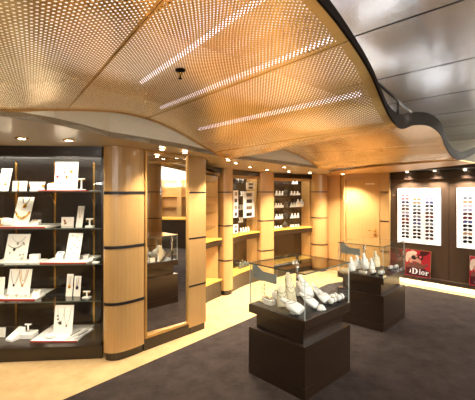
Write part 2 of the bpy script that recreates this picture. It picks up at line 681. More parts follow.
# main dark metal ceiling with seams, the white plenum above the canopy
u2 = Vector((.717, .697))
u1 = Vector((-.696, .718))
m = MB()
m.prism([(-5.5, -3.5), (8.5, -3.5), (8.5, 10), (-5.5, 10)], 2.745, 2.86)
struct(m.build('ceiling', 'seam'))
c = .9
lines = [-3.6, -2.7, -1.8, -.9, 0, .95] + [k * c for k in (2.15, 3.14, 4.12, 5.14, 6.25, 7.3, 8.4)]


def ceil_panel(a0, a1, b0, b1):
    pts = []
    for a, b in ((a0, b0), (a1, b0), (a1, b1), (a0, b1)):
        p = u2 * a + u1 * b
        pts.append((p.x, p.y))
    return pts


m = MB()
for a0, a1 in zip(lines, lines[1:]):
    # the panels start a little behind the canopy's dark edge and run away to the right
    m.prism(ceil_panel(a0 + .009, a1 - .009, -9.0, 1.75 if a1 < 4.7 else 3.6), 2.70, 2.715)
for f in m.bm.faces:
    f.normal_update()
    f.material_index = 0 if abs(f.normal.z) > .5 else 1
struct(m.build('ceiling_metal_panels', ['metal_ceiling', 'seam']))
m = MB()
m.prism(ceil_panel(-5, lines[9], 1.76, 6.5), 2.70, 2.715)
m.prism(ceil_panel(lines[9], 10, 3.61, 6.5), 2.70, 2.715)
struct(m.build('ceiling_plenum', 'plenum'))

# ------------------------------------------------------------------ lowered ceiling over the shop front, and its upstand
bk = [(-5.2, 2.2), (-5.2, 3.4), (-4.4, 4.9), (-3.4, 4.9), (-2.6, 4.9), (-1.9, 4.9), (-1.5, 4.9), (-1.1, 5.4), (-.9, 6.2), (-.8, 7.2), (-.2, 8.0), (.8, 8.7), (1.7, 8.75), (2.3, 8.4)]
m = MB()
top, bot = [], []
for (x, y), z, (xb, yb) in zip(se, SEZ, bk):
    zb = soff(yb)
    bot.append((m.bm.verts.new((x, y, z)), m.bm.verts.new((xb, yb, zb))))
    top.append((m.bm.verts.new((x, y, z + .05)), m.bm.verts.new((xb, yb, zb + .05))))
for i in range(len(se) - 1):
    m.bm.faces.new((bot[i][0], bot[i + 1][0], bot[i + 1][1], bot[i][1]))
    m.bm.faces.new((top[i][0], top[i][1], top[i + 1][1], top[i + 1][0]))
    m.bm.faces.new((bot[i][0], top[i][0], top[i + 1][0], bot[i + 1][0]))
    m.bm.faces.new((bot[i][1], bot[i + 1][1], top[i + 1][1], top[i][1]))
struct(m.build('ceiling_soffit', 'soffit'))
m = MB()
pa = []
for (x, y), z in zip(se, SEZ):
    pa.append((m.bm.verts.new((x, y, z + .001)), m.bm.verts.new((x, y, 2.70)), m.bm.verts.new((x - .03, y + .03, 2.70)), m.bm.verts.new((x - .03, y + .03, z + .001))))
for A, B in zip(pa, pa[1:]):
    for k in range(4):
        m.bm.faces.new((A[k], A[(k + 1) % 4], B[(k + 1) % 4], B[k]))
struct(m.build('ceiling_upstand', 'cream_paint'))

# low gold soffit beyond the last wave, over the door
m = MB()
m.prism([(1.75, 6.5), (2.05, 5.2), (2.5, 4.22), (2.62, 4.2), (3.06, 4.6), (2.96, 7.03), (2.30, 7.62), (2.34, 7.98), (2.0, 8.2), (1.9, 7.2)], 2.155, 2.17)
struct(m.build('ceiling_door_soffit', 'gold_plain'))

# ------------------------------------------------------------------ outer walls (behind the furniture, mostly seen in the mirror)
m = MB(); m.box((-5.4, 3.2, 1.35), (.1, 13.4, 2.7)); struct(m.build('wall_left', 'wall'))
m = MB(); m.box((1.5, -3.4, 1.35), (13.8, .1, 2.7)); struct(m.build('wall_rear', 'wall'))
m = MB(); m.box((8.4, 3.2, 1.35), (.1, 13.4, 2.7)); struct(m.build('wall_right', 'wall'))
m = MB(); m.box((1.5, 9.9, 1.35), (13.8, .1, 2.7)); struct(m.build('wall_back', 'wall'))


# ------------------------------------------------------------------ downlights
def downlight(px, py, z, r, label, watts=SPOT_W, size=105, p=None, group='downlights in the lowered ceiling', color=WARM):
    p = p or on_z(px, py, z)
    t = thing('downlight', label, 'downlight', (p.x, p.y, z - .006), 0, group)
    mb = MB()
    mb.lathe([(r * .72, -.002), (r * .78, -.012), (r * .95, -.010), (r, -.001), (r, .002), (r * .72, .002)], 24, cap=False)
    mb.build('trim_ring', 'brass', t)
    mb = MB()
    mb.lathe([(.001, -.006), (r * .4, -.006), (r * .7, -.002), (r * .7, .001), (.001, .001)], 20)
    mb.xform(Matrix.Diagonal((1, 1, 2.2, 1)))
    mb.build('lens', 'lamp', t)
    if watts:
        l = bpy.data.lights.new('downlight_lamp', 'SPOT')
        l.energy = watts
        l.color = color
        l.spot_size = math.radians(size)
        l.spot_blend = .6
        l.shadow_soft_size = .04
        o = bpy.data.objects.new('downlight_lamp', l)
        COL.objects.link(o)
        o.parent = t
        o.location = (0, 0, -.03)
    return t


downlight(22, 137, soff(2.9), .055, 'large round downlight above the left end of the jewelry cabinet', 45)
downlight(69, 139, soff(3.1), .055, 'large round downlight above the large white brooch board', 45)
downlight(162, 148.2, 2.262, .045, 'round downlight in front of the mirror, nearer the large wooden column', 55)
downlight(185, 151.6, 2.25, .045, 'round downlight at the right end of the mirror', 80)
downlight(228, 159.0, 2.218, .045, 'downlight in front of the first narrow wooden column')
downlight(236, 162.2, 2.212, .045, 'downlight over the left end of the bay with white boards')
downlight(250, 166.2, 2.2, .045, 'downlight over the right half of the bay with white boards')
downlight(267, 169.0, 2.195, .05, 'downlight in front of the flat wooden column between the two glazed bays')
downlight(284, 166.4, 2.198, .05, 'downlight near the soffit edge, over the left of the tag-filled bay')
downlight(289, 171.0, 2.185, .05, 'downlight close to the header of the tag-filled bay')
downlight(310, 172.4, 2.178, .05, 'downlight in front of the round wooden column by the door')
downlight(343, 173.6, 2.153, .05, 'downlight in the gold soffit at the hinge side of the wooden door', 240, 125)

# ------------------------------------------------------------------ wooden columns with dark bands
BANDS = (.60, 1.20, 1.78)


def offset_poly(pts, d):
    c = Vector((sum(p[0] for p in pts) / len(pts), sum(p[1] for p in pts) / len(pts)))
    out = []
    for p in pts:
        v = Vector(p) - c
        out.append(tuple(c + v * (1 + d / v.length)))
    return out


def wood_column(pts, ztop, label, bandd=.004, shrink=.02, bandmat='black', bh=.010):
    """column body in four lengths parted by dark bands, on a recessed plinth"""
    c = Vector((sum(p[0] for p in pts) / len(pts), sum(p[1] for p in pts) / len(pts)))
    t = thing('wooden_column', label, 'column', (c.x, c.y, 0), 0, 'wooden columns of the shop front')
    loc = [(p[0] - c.x, p[1] - c.y) for p in pts]
    mb = MB()
    mb.prism(loc, .085, ztop)
    o = mb.build('veneer', 'wood', t)
    for zb in BANDS:
        mb = MB()
        mb.prism(offset_poly(loc, bandd), zb - bh, zb + bh)
        mb.build('band', bandmat, t)
    mb = MB()
    mb.prism(offset_poly(loc, -shrink), 0, .09)
    mb.build('plinth', 'brown', t)
    return t


def rounded(a, b, depth, bulge, n=10):
    """outline of a column between plan points a and b: a bulging front, straight back"""
    ax = (b - a)
    n_in = Vector((-ax.y, ax.x)).normalized()
    if n_in.y < 0:
        n_in = -n_in
    pts = []
    for i in range(n + 1):
        t = i / n
        k = math.sin(t * PI) ** .6 * bulge
        p = a + ax * t - n_in * k
        pts.append(tuple(p))
    pts.append(tuple(b + n_in * depth))
    pts.append(tuple(a + n_in * depth))
    return pts


def smooth_outline(front, back, n=4):
    pts = [Vector(p) for p in front]
    for _ in range(2):
        new = [pts[0]]
        for a, b in zip(pts, pts[1:]):
            new += [a * .75 + b * .25, a * .25 + b * .75]
        new.append(pts[-1])
        pts = new
    return [tuple(p) for p in pts] + back


colA = smooth_outline([(-1.445, 3.97), (-1.445, 3.80), (-1.34, 3.755), (-1.22, 3.80), (-1.05, 3.99), (-1.05, 4.03)], [(-1.12, 4.32), (-1.445, 4.32)])
wood_column(colA, 2.285, 'broad rounded honey wood column between jewelry cabinet and mirror', .004, bh=.016)
ax = (COLB1 - MIR1).normalized()
ni = Vector((-ax.y, ax.x))
colB = [tuple(MIR1 + ni * .02), tuple(MIR1 - ni * .012), tuple(COLB1 - ax * .02 - ni * .012), tuple(COLB1 + ni * .01), tuple(COLB1 + ni * .12), tuple(MIR1 + ni * .12)]
wood_column(colB, 2.262, 'flat honey wood column at the right edge of the mirror', .003)
wood_column(rounded(C3A, C3B, .28, .05), 2.212, 'narrow wooden column left of the bay with white boards', .006)
wood_column(rounded(C4A, C4B, .3, .03), 2.186, 'flat wooden column between the two glazed bays', .006)
wood_column(rounded(C5A, C5B, .3, .16, 16), 2.177, 'half-round wooden column right of the tag-filled bay', .007)

# ------------------------------------------------------------------ tall mirror
ang = math.atan2((MIR1 - MIR0).y, (MIR1 - MIR0).x)
W = (MIR1 - MIR0).length
mt_ = thing('wall_mirror', 'tall gold-framed mirror between two wooden columns', 'mirror', (MIR0.x, MIR0.y, 0), ang)
m = MB(); m.box((0, 0, (2.25 + .16) / 2), (W - .03, .012, 2.25 - .16)); m.xform(Matrix.Translation((W / 2, .03, 0)) @ Matrix.Rotation(math.radians(-3.4), 4, 'Z')); m.build('mirror_glass', 'mirror', mt_)
m = MB()
zt = 2.262
for x in (.012, W - .012):
    m.box((x, .012, (zt + .135) / 2), (.022, .05, zt - .135))
m.box((W / 2, .012, .148), (W - .046, .05, .026))
m.box((W / 2, .012, zt - .012), (W - .046, .05, .022))
m.build('frame', 'gold_plain', mt_)
m = MB(); m.box((W / 2 + .12, .03, .066), (W + .26, .06, .132)); m.build('plinth', 'brown', mt_)
m = MB(); m.box((W / 2, .075, 1.2), (W, .03, 2.1)); m.build('backing', 'brown', mt_)


# ------------------------------------------------------------------ curved glazed bays
def bay(a, b, label, depth, ztop, back, sill=True, doors=2, bulge=.05):
    ax = b - a
    L = ax.length
    ang = math.atan2(ax.y, ax.x)
    t = thing('display_bay', label, 'display bay', (a.x, a.y, 0), ang, 'glazed bays of the shop front')
    mb = MB(); mb.box((L / 2, depth + .015, ztop / 2 + .05), (L + .10, .03, ztop - .1)); mb.build('back_panel', back, t)
    for x in (-.012, L + .012):
        mb = MB(); mb.box((x, depth / 2 + .05, ztop / 2 + .05), (.024, depth - .08, ztop - .12)); mb.build('side_panel', 'wood', t)
    # curved sill: the front edge bows inwards
    def strip(z0, z1, y_off, name, mat, back_y=None):
        n = 12
        pts = []
        for i in range(n + 1):
            k = i / n
            pts.append((L * k, y_off + bulge * math.sin(k * PI)))
        if back_y is None:
            back_y = depth
        pts += [(L, back_y), (0, back_y)]
        mm = MB(); mm.prism(pts, z0, z1); return mm.build(name, mat, t)
    strip(.97, .995, .012, 'counter_top', 'yellow')
    strip(.87, .97, .03, 'counter_fascia', 'brown')
    strip(.275, .30, .012, 'floor_shelf', 'yellow')
    strip(0.0, .275, .035, 'plinth', 'brown')
    strip(ztop - .10, ztop - .005, .03, 'header', 'brown', .2)
    strip(ztop - .16, ztop - .10, .045, 'header_rail', 'wood', .12)
    for z in (1.20, 1.44, 1.70, 1.95):
        mb = MB(); mb.box((L / 2, .07 + (depth - .07) / 2 + .02, z), (L - .02, depth - .11, .008)); mb.build('glass_shelf', 'glass', t)
    if doors:
        w = L / doors
        for k in range(doors):
            mb = MB(); mb.box((w * (k + .5), .066 + .012 * k, (ztop - .16 + .995) / 2), (w + (.02 if k else 0) - .02, .006, ztop - .16 - 1.0)); mb.build('upper_glass', 'doorglass', t)
            mb = MB(); mb.box((w * (k + .5), .066 + .012 * k, .585), (w + (.02 if k else 0) - .02, .006, .56)); mb.build('lower_glass', 'doorglass', t)
    return t, L, ang


def led(loc, length, watts, rotz, color=WARM, rot=None):
    """an LED strip in the top of a show cabinet"""
    o = area_light('led_strip_light', loc, length, .05, watts, color, rot or (0, 0, rotz))
    return o


bay1, L1, A1 = bay(COLB1 + Vector((.0, .02)), C3A + Vector((-.01, -.02)), 'narrow wooden bay with brackets and shelves just right of the mirror', .50, 2.21, 'wood', doors=0, bulge=.22)
bay2, L2, A2 = bay(C3B, C4A, 'curved glazed bay with white boards behind dark glass', .33, 2.19, 'umber')
bay3, L3, A3 = bay(C4B, C5A, 'wide curved glazed bay with rows of small tags', .34, 2.175, 'umber')


def bay_pt(a, ang, px, y_in):
    """plan point in a bay: y_in behind its opening line, on the sight line through px"""
    d = Vector((math.cos(ang), math.sin(ang)))
    n = Vector((-d.y, d.x))
    k = (px - CX) / F
    o = a + n * y_in
    t = (k * o.y - o.x) / (d.x - k * d.y)
    return o + d * t


for a, ang, L in ((COLB1, A1, L1), (C3B, A2, L2), (C4B, A3, L3)):
    d = Vector((math.cos(ang), math.sin(ang))); n = Vector((-d.y, d.x))
    p = a + d * L / 2 + n * .2
    led((p.x, p.y, 2.06), L * .8, CAB_W * .6, ang)
    led((p.x, p.y, .86), L * .8, CAB_W * .25, ang)

# ------------------------------------------------------------------ left jewelry cabinet
CABA, CABB = Vector((-3.55, 3.66)), Vector((-1.46, 3.84))
cax = (CABB - CABA).normalized()
CANG = math.atan2(cax.y, cax.x)
CL = (CABB - CABA).length
CD = .66
SHELF = (.597, 1.0, 1.395, 1.797)
cab = thing('jewelry_cabinet', 'dark brown built-in jewelry cabinet with four glass shelves', 'cabinet', (CABA.x, CABA.y, 0), CANG)
m = MB(); m.box((CL / 2, CD + .015, 1.15), (CL, .03, 2.24)); m.build('back_panel', 'umber', cab)
for x in (.012, CL - .012):
    m = MB(); m.box((x, CD / 2 + .03, 1.15), (.024, CD - .06, 2.24)); m.build('side_panel', 'umber', cab)
m = MB(); m.box((CL / 2, .03, 2.225), (CL, .06, .11)); m.build('header', 'brown', cab)
m = MB(); m.box((CL / 2, CD / 2 + .02, 2.275), (CL - .05, CD - .05, .02)); m.build('top_panel', 'umber', cab)
m = MB(); m.box((CL / 2, .02, .065), (CL, .04, .13)); m.build('plinth', 'brown', cab)
m = MB(); m.box((CL / 2, CD / 2 + .0, .13), (CL - .03, CD, .018)); m.build('bottom_shelf', 'brown', cab)
for z in SHELF:
    m = MB(); m.box((CL / 2, .09 + (CD - .10) / 2, z - .005), (CL - .03, CD - .12, .010)); m.build('glass_shelf', 'glass', cab)
    m = MB(); m.box((CL / 2, .086, z - .005), (CL - .03, .004, .012)); m.build('shelf_edge', 'glass_edge', cab)
std_x = []
for px in (16, 55, 94):
    k = (px - CX) / F
    o = CABA + Vector((-cax.y, cax.x)) * (CD - .01)
    t = (k * o.y - o.x) / (cax.x - k * cax.y)
    std_x.append(t)
    m = MB()
    m.box((t, CD - .006, 1.15), (.022, .012, 2.0))
    o_ = m.build('slotted_standard', 'brass', cab)
    m = MB()
    for i in range(50):
        m.box((t, CD - .0125, .2 + i * .04), (.008, .003, .016))
    m.build('slots', 'black', cab)['kind'] = 'stuff'
    for z in SHELF:
        m = MB()
        m.plate([(0, 0), (.34, 0), (.34, -.012), (.12, -.03), (.05, -.09), (0, -.16)], -.004, .004)
        m.xform(Matrix.Translation((t, CD - .012, z - .011)) @ Matrix.Rotation(-PI / 2, 4, 'Z'))
        m.build('shelf_bracket', 'brass', cab)
for k, (x0, x1) in enumerate(((.02, CL / 2 + .02), (CL / 2 - .02, CL - .02))):
    m = MB(); m.box(((x0 + x1) / 2, .048 + .012 * k, 1.155), (x1 - x0, .006, 2.02)); m.build('sliding_glass', 'doorglass', cab)
for px in (45, 86):
    pass
cn = Vector((-cax.y, cax.x))
led((CABA.x + cax.x * CL / 2 + cn.x * .14, CABA.y + cax.y * CL / 2 + cn.y * .14, 2.255), CL * .9, CAB_W * 3.2, CANG)
for z in (1.385, .99, .585):
    p = CABA + cax * CL / 2 + cn * .10
    led((p.x, p.y, z - .004), CL * .8, CAB_W * .6, CANG)
for px, txt in ((45, 'left'), (86, 'right')):
    dd = 3.86
    downlight(px, 0, 2.262, .022, 'small spot lamp inside the top of the jewelry cabinet, ' + ('above the bracelet stand' if px == 45 else 'above the small T-stand'), 22, 110, p=Vector((PX(px, dd), dd, 0)), group='spot lamps in the jewelry cabinet')


# ------------------------------------------------------------------ jewellery displays
def frame_of(px0, px1, d, z, ytop, lean, rot=0.0):
    """matrix and size of a board whose foot stands on z at depth d between px0 and px1"""
    w = (px1 - px0) * d / F
    x = PX((px0 + px1) / 2, d)
    h = EYE - (ytop - HY) / F * d - z
    for _ in range(3):
        dt = d + max(h, 0) * math.tan(lean)
        h = EYE - (ytop - HY) / F * dt - z
    Ln = h / math.cos(lean)
    mt = Matrix.Translation((x, d, z)) @ Matrix.Rotation(rot, 4, 'Z') @ Matrix.Rotation(-lean, 4, 'X')
    return mt, w, Ln


def place(o, mt):
    o.matrix_world = mt
    o.location, o.rotation_euler = mt.to_translation(), mt.to_euler()


def board(px0, px1, ytop, d, z, label, lean=.35, rot=0.0, th=.008, mat='card', group='jewelry boards in the cabinet', easel=True):
    mt, w, Ln = frame_of(px0, px1, d, z, ytop, lean, rot)
    t = thing('jewelry_board', label, 'jewelry board', group=group)
    place(t, mt)
    mb = MB(); mb.box((0, th / 2, Ln / 2), (w, th, Ln), bevel=.002); mb.build('panel', mat, t)
    if easel:
        # strut that props the board from behind
        h = Ln * .75
        foot = Vector((0, h * math.sin(lean) * 1.0 + Ln * .18, 0))
        top = Vector((0, th, h))
        # foot on the shelf in board coordinates
        inv = mt.inverted()
        tw = mt @ top
        fw = Vector((tw.x, tw.y + .05, z + .002)) if lean < .1 else Vector((tw.x, tw.y + .02, z + .002))
        mb = MB(); mb.tube([top, inv @ fw], .004, 6); mb.build('easel_leg', mat, t)
    return mt, w, Ln


def chain(mt, w, Ln, label, x0, x1, v0, dip, mat='gold', r=.0022, pend=None, pmat='gold', bead=0, group=None, name='necklace'):
    """a necklace on a board: hangs from (x0, v0) to (x1, v0), in fractions of the board"""
    t = thing(name, label, 'necklace' if name == 'necklace' else name, group=group)
    place(t, mt)
    pts = []
    n = 22
    for i in range(n + 1):
        k = i / n
        x = (x0 + (x1 - x0) * k) * w
        v = (v0 - dip * (1 - (2 * k - 1) ** 2)) * Ln
        pts.append((x, -r - .001, v))
    mb = MB()
    if bead:
        for p in pts:
            mb.ball(p, bead, seg=7)
        mb.tube(pts, bead * .35, 5)
    else:
        mb.tube(pts, r, 6)
    mb.build('chain', mat, t)
    if pend:
        xm = (x0 + x1) / 2 * w
        vm = (v0 - dip) * Ln
        mb = MB(); mb.ball((xm, -.005, vm - pend), pend, (1, .45, 1.25), 10)
        mb.tube([(xm, -.004, vm), (xm, -.005, vm - pend * .5)], pend * .2, 5)
        mb.build('pendant', pmat, t)
    return t


def brooch(mt, w, Ln, x, v, r, label, mat='gold', petals=5, group=None, ctr='ruby'):
    where = ('upper ' if v > .55 else 'middle ' if v > .34 else 'lower ') + ('left' if x < -.12 else 'right' if x > .12 else 'centre')
    t = thing('brooch', '%s, %s' % (label, where), 'brooch', group=group)
    place(t, mt @ Matrix.Translation((x * w, -.003, v * Ln)))
    mb = MB()
    for k in range(petals):
        a = k / petals * 2 * PI
        mb.ball((math.cos(a) * r * .62, 0, math.sin(a) * r * .62), r * .42, (1, .5, 1), 7)
    mb.build('petals', mat, t)
    mb = MB(); mb.ball((0, -.002, 0), r * .36, (1, .7, 1), 7); mb.build('stone', ctr, t)
    return t


def t_stand(px0, px1, ytop, d, z, label, group='small earring stands', mat='white', rot=0.0):
    w = (px1 - px0) * d / F
    h = EYE - (ytop - HY) / F * d - z
    t = thing('earring_stand', label, 'earring stand', (PX((px0 + px1) / 2, d), d, z), rot, group)
    mb = MB(); mb.box((0, 0, .006), (w, w * .7, .012), bevel=.002); mb.build('foot', mat, t)
    mb = MB(); mb.lathe([(w * .16, .011), (w * .11, .02), (w * .11, h - .012), (w * .16, h - .006)], 12); mb.build('stem', mat, t)
    mb = MB(); mb.box((0, 0, h - .005), (w * .95, w * .22, .014), bevel=.003); mb.build('crossbar', mat, t)
    for s in (-1, 1):
        mb = MB(); mb.ball((s * w * .36, -w * .13, h - .02), w * .10, (1, .7, 1.3), 7); mb.build('earring', 'gold', t)
    return t


def block(px0, px1, ytop, d, z, label, depth=.06, mat='white', name='display_block', cat='display block', group='white display blocks', slope=.0, rot=0.0, deco=None):
    """a block with a sloping top, optionally with a ring or bar lying on it"""
    w = (px1 - px0) * d / F
    h = max(.012, EYE - (ytop - HY) / F * d - z)
    t = thing(name, label, cat, (PX((px0 + px1) / 2, d), d, z), rot, group)
    mb = MB()
    hf = h * (1 - slope)
    mb.plate([(0, 0), (depth, 0), (depth, h), (0, hf)], -w / 2, w / 2)
    mb.xform(Matrix.Rotation(PI / 2, 4, 'Z'))
    bmesh.ops.bevel(mb.bm, geom=list(mb.bm.edges), offset=.002, segments=1, affect='EDGES')
    mb.build('body', mat, t)
    if deco:
        mb = MB()
        zt = hf + (h - hf) * .5
        pts = [(math.cos(a / 16 * 2 * PI) * w * .22, depth * .5 + math.sin(a / 16 * 2 * PI) * .012, zt + .008 + .004 * math.sin(a)) for a in range(16)]
        mb.tube(pts, .003, 6, closed=True)
        mb.build('ring', deco, t)
    return t


def tray(px0, px1, d, z, label, depth=.45, th=.012):
    """white board on a shelf with a red front edge; px0..px1 along its front edge at depth d"""
    w = (px1 - px0) * d / F
    t = thing('display_tray', label, 'tray', (PX((px0 + px1) / 2, d), d, z), 0, 'white trays with red front edges')
    mb = MB(); mb.box((0, depth / 2 + .004, th / 2), (w, depth, th)); mb.build('board', 'white', t)
    mb = MB(); mb.box((0, .001, th / 2), (w, .006, th + .001)); mb.build('front_edge', 'red', t)
    return t


E = .001
TH = .012
S4, S3, S2, S1 = (z + E for z in SHELF)
S0 = .139 + E
BO = 'boards on the shelves of the jewelry cabinet'
# --- top shelf
tray(38, 89, 3.97, S1, 'white tray with red edge on the topmost shelf, under the brooch board', .42)
b = board(-3, 8, 168.5, 4.05, S1, 'narrow leaning white card with a gold chain at the left end of the top shelf', .3, group=BO)
chain(*b, 'long thin gold chain on the narrow card, left end of top shelf', -.05, .35, .95, .6, 'gold', .003, .014)
b = board(12, 26.5, 181, 4.02, S1, 'low white card with a ruby bracelet on the top shelf', .12, group=BO)
chain(*b, 'upright bracelet with ruby beads on the low white card, top shelf', -.1, -.06, .92, .75, 'gold', .002, .010, 'ruby', .006, name='bracelet')
t = thing('bracelet_stand', 'waisted white stand with gold clasps at its sides on the top shelf', 'bracelet stand', (PX(37, 4.02), 4.02, S1))
m = MB(); m.plate([(-.075, 0), (.075, 0), (.062, .045), (.08, .105), (-.08, .105), (-.062, .045)], -.02, .03); m.build('body', 'white', t)
for s in (-1, 1):
    m = MB(); m.ball((s * .072, -.005, .06), .016, (1, 1, 1), 8); m.build('clasp', 'gold', t)
block(47, 55, 183, 4.06, S1 + TH, 'small white block beside the large brooch board on the top shelf', .05, slope=.2, deco='gold')
b = board(54, 77, 162, 4.08, S1 + TH, 'large white board pinned with floral brooches on the top shelf', .12, group=BO)
for x, v, r, mt_n in ((-.08, .62, .016, 'silver'), (.22, .66, .020, 'gold'), (.02, .47, .018, 'gold'), (-.38, .48, .020, 'ruby'), (.0, .38, .013, 'silver'), (.24, .42, .010, 'gold'), (-.36, .36, .012, 'gold')):
    brooch(*b, x, v, r, 'small %s floral brooch on the large white board, top shelf' % {'ruby': 'red'}.get(mt_n, mt_n), mt_n, group='brooches on the large white board')
t_stand(78, 85, 178.5, 4.05, S1 + TH, 'small white earring stand right of the brooch board on the top shelf')

# --- second shelf
tray(-18, 45, 3.93, S2, 'white tray with red edge on the second shelf, under the gold necklaces', .42)
t = thing('bracelet_cushion', 'white cushion with a gold bangle at the left end of the second shelf', 'cushion', (PX(3, 4.02), 4.02, S2 + TH))
m = MB(); m.lathe([(.001, -.11), (.035, -.105), (.046, -.05), (.042, 0), (.046, .05), (.035, .105), (.001, .11)], 14); m.xform(Matrix.Translation((0, 0, .046)) @ Matrix.Rotation(PI / 2, 4, 'Y')); m.build('cushion', 'white', t)
m = MB(); m.tube([(0.0, math.cos(a / 20 * 2 * PI) * .05, .046 + math.sin(a / 20 * 2 * PI) * .05) for a in range(20)], .006, 6, closed=True); o = m.build('bangle', 'gold', t)
b = board(11.5, 28, 197, 4.02, S2 + TH, 'tall leaning white board with pendant and gold collar on the second shelf', .38, group=BO)
chain(*b, 'dark cord with an oval gold pendant hung over the second-shelf board', -.2, .28, .98, .24, 'black', .004, .022)
chain(*b, 'broad yellow gold collar necklace on the second-shelf board', -.42, .42, .46, .20, 'gold', .004, None, bead=.011)
block(29, 38, 220, 4.05, S2 + TH, 'small white wedge with a gold ring right of the second-shelf necklace board', .07, slope=.5, deco='gold')
b = board(61, 73.5, 217, 4.08, S2, 'square white card with gold drop earrings on the second shelf', .08, group=BO)
brooch(*b, -.22, .6, .014, 'gold drop earring on the square second-shelf card', 'gold', 4, 'earrings on the square card')
brooch(*b, -.15, .35, .016, 'gold drop earring on the square second-shelf card', 'gold', 4, 'earrings on the square card')
b = board(75.5, 82, 206, 4.05, S2, 'tall narrow white card between square card and ring stand, second shelf', .3, group=BO)
chain(*b, 'fine gold chain on the tall narrow card, second shelf', -.2, .2, .9, .5, 'gold', .0016)
t_stand(86, 93.5, 218.5, 4.05, S2, 'small white stand with gold earrings at the right end of the second shelf')
# --- third shelf
tray(40, 86, 3.93, S3, 'white tray with red edge on the third shelf, under the colourful stone board', .46)
t = thing('display_tray', 'plain white tray without red edge on the left of the third shelf', 'tray', (PX(14, 3.95), 3.95, S3))
m = MB(); m.box((0, .11, .005), (47 * 3.95 / F, .22, .010)); m.build('board', 'white', t)
b = board(3.5, 26, 234, 4.05, S3 + TH, 'wide white board with several silver necklaces on the third shelf', .3, group=BO)
chain(*b, 'silver necklace hung highest on the wide third-shelf board', -.3, .32, .90, .22, 'silver', .002, .014, 'silver')
chain(*b, 'beaded silver necklace in the middle of the wide third-shelf board', -.4, .2, .58, .12, 'silver', .002, .016, 'black', .005)
for x, v in ((.25, .66), (.3, .6), (-.28, .28), (.2, .2), (.34, .22)):
    brooch(*b, x, v, .011, 'tiny silver pendant on the wide third-shelf board', 'silver', 5, 'pendants on the wide third-shelf board', 'silver')
m = MB()
for k in range(5):
    a = k / 5 * 2 * PI + .3
    m.tube([(0, 0, .02), (math.cos(a) * .045, 0, .03 + math.sin(a) * .03)], [.014, .005], 7)
o = m.build('starfish_ornament', 'pearl', None, (PX(22.5, 3.99), 3.99, S3 + TH + .01)); tag(o, 'small white starfish ornament leaning before the wide board, third shelf', 'ornament')
block(29, 38, 254.5, 4.08, S3 + TH, 'white stepped block right of the wide board on the third shelf', .06)
b = board(64.5, 79, 233, 4.05, S3 + TH, 'white curled board with colourful stones on the third shelf', .36, group=BO)
for k, (x, v) in enumerate(((-.2, .9), (.1, .85), (.3, .72), (-.25, .66), (.02, .55), (.26, .45), (-.2, .38), (.05, .25), (-.3, .2), (.3, .2))):
    brooch(*b, x, v, .009, 'tiny %s stone stud on the curled third-shelf board' % ('golden', 'red', 'silver', 'blue')[k % 4], ('gold', 'ruby', 'silver', 'blue')[k % 4], 4, 'stone studs on the curled board', 'gold')
t = block(55.5, 63, 252, 4.07, S3 + TH, 'small white block with a blue enamel ring on the third shelf', .05, slope=.4, deco='blue')
block(83, 88, 254.5, 4.15, S3 + TH, 'white ring block nearest the right of the curled board, third shelf', .05, slope=.4, deco='silver')
block(89.4, 92.6, 257.5, 4.0, S3 + TH, 'lowest white ring block on the third-shelf tray', .04, slope=.4, deco='gold')
block(92, 98, 262.5, 3.95, S3, 'flat white box on the glass at the right end of the third shelf', .06, slope=.1)
# --- fourth shelf
tray(-18, 35, 3.93, S4, 'white tray with red edge on the fourth shelf, under the long necklaces', .42)
t = thing('dark_tray', 'dark glossy tray behind the white one on the fourth shelf', 'tray', (PX(57, 4.1), 4.1, S4))
m = MB(); m.box((.02, .14, .012), (.30, .3, .024), bevel=.004); m.build('board', 'black', t)
b = board(-6, 3.5, 277, 4.05, S4 + TH, 'white card cut by the left edge of the fourth shelf', .12, group=BO)
b = board(6.5, 29, 269, 4.05, S4 + TH, 'white board with long gold necklaces on the fourth shelf', .22, group=BO)
chain(*b, 'long silver necklace at the left of the fourth-shelf board', -.42, -.05, .93, .5, 'silver', .0025, .012, 'black')
chain(*b, 'long gold necklace at the right of the fourth-shelf board', -.05, .35, .97, .55, 'gold', .003, .012)
chain(*b, 'second gold strand nested inside the long gold necklace, fourth shelf', .02, .28, .97, .42, 'brass', .0022)
ORDN = ('first', 'second', 'third', 'fourth', 'fifth', 'sixth')
for r_ in range(2):
    for k in range(6):
        d_ = 3.99 - r_ * .02
        px = 8 + k * 4.6 - r_ * 1.5
        t = thing('pearl_ring', '%s %s ring in the %s row below the fourth-shelf necklace board' % (ORDN[k], 'pearl' if k % 2 else 'silver-topped', 'front' if r_ else 'rear'), 'ring', (PX(px, d_), d_ - .0, S4 + TH + .002), 0, 'pearl rings on the fourth shelf')
        m = MB(); m.tube([(math.cos(a / 14 * 2 * PI) * .011, 0, .012 + math.sin(a / 14 * 2 * PI) * .011) for a in range(14)], .0026, 6, closed=True); m.build('hoop', 'brass', t)
        m = MB(); m.ball((0, 0, .027), .008, seg=8); m.build('pearl', 'pearl' if k % 2 else 'silver', t)
block(32, 39, 290.5, 4.03, S4 + TH, 'small white block with a gold ring right of the fourth-shelf board', .05, slope=.4, deco='gold')
for px0, px1, yt, txt in ((65.5, 72, 274, 'left'), (73.2, 80, 276, 'right')):
    b = board(px0, px1, yt, 4.07, S4, 'tall narrow card holding a watch on the fourth shelf, ' + ('next to the dark tray' if txt == 'left' else 'next to the white earring stand'), .16, group=BO)
    chain(*b, 'pendant watch on the tall card ' + ('next to the dark tray' if txt == 'left' else 'next to the earring stand') + ', fourth shelf', -.16, .16, .92, .42, 'silver', .0026, .017, 'gold' if txt == 'left' else 'black', name='watch')
t_stand(83, 90.5, 291, 4.02, S4, 'white earring stand at the right end of the fourth shelf')
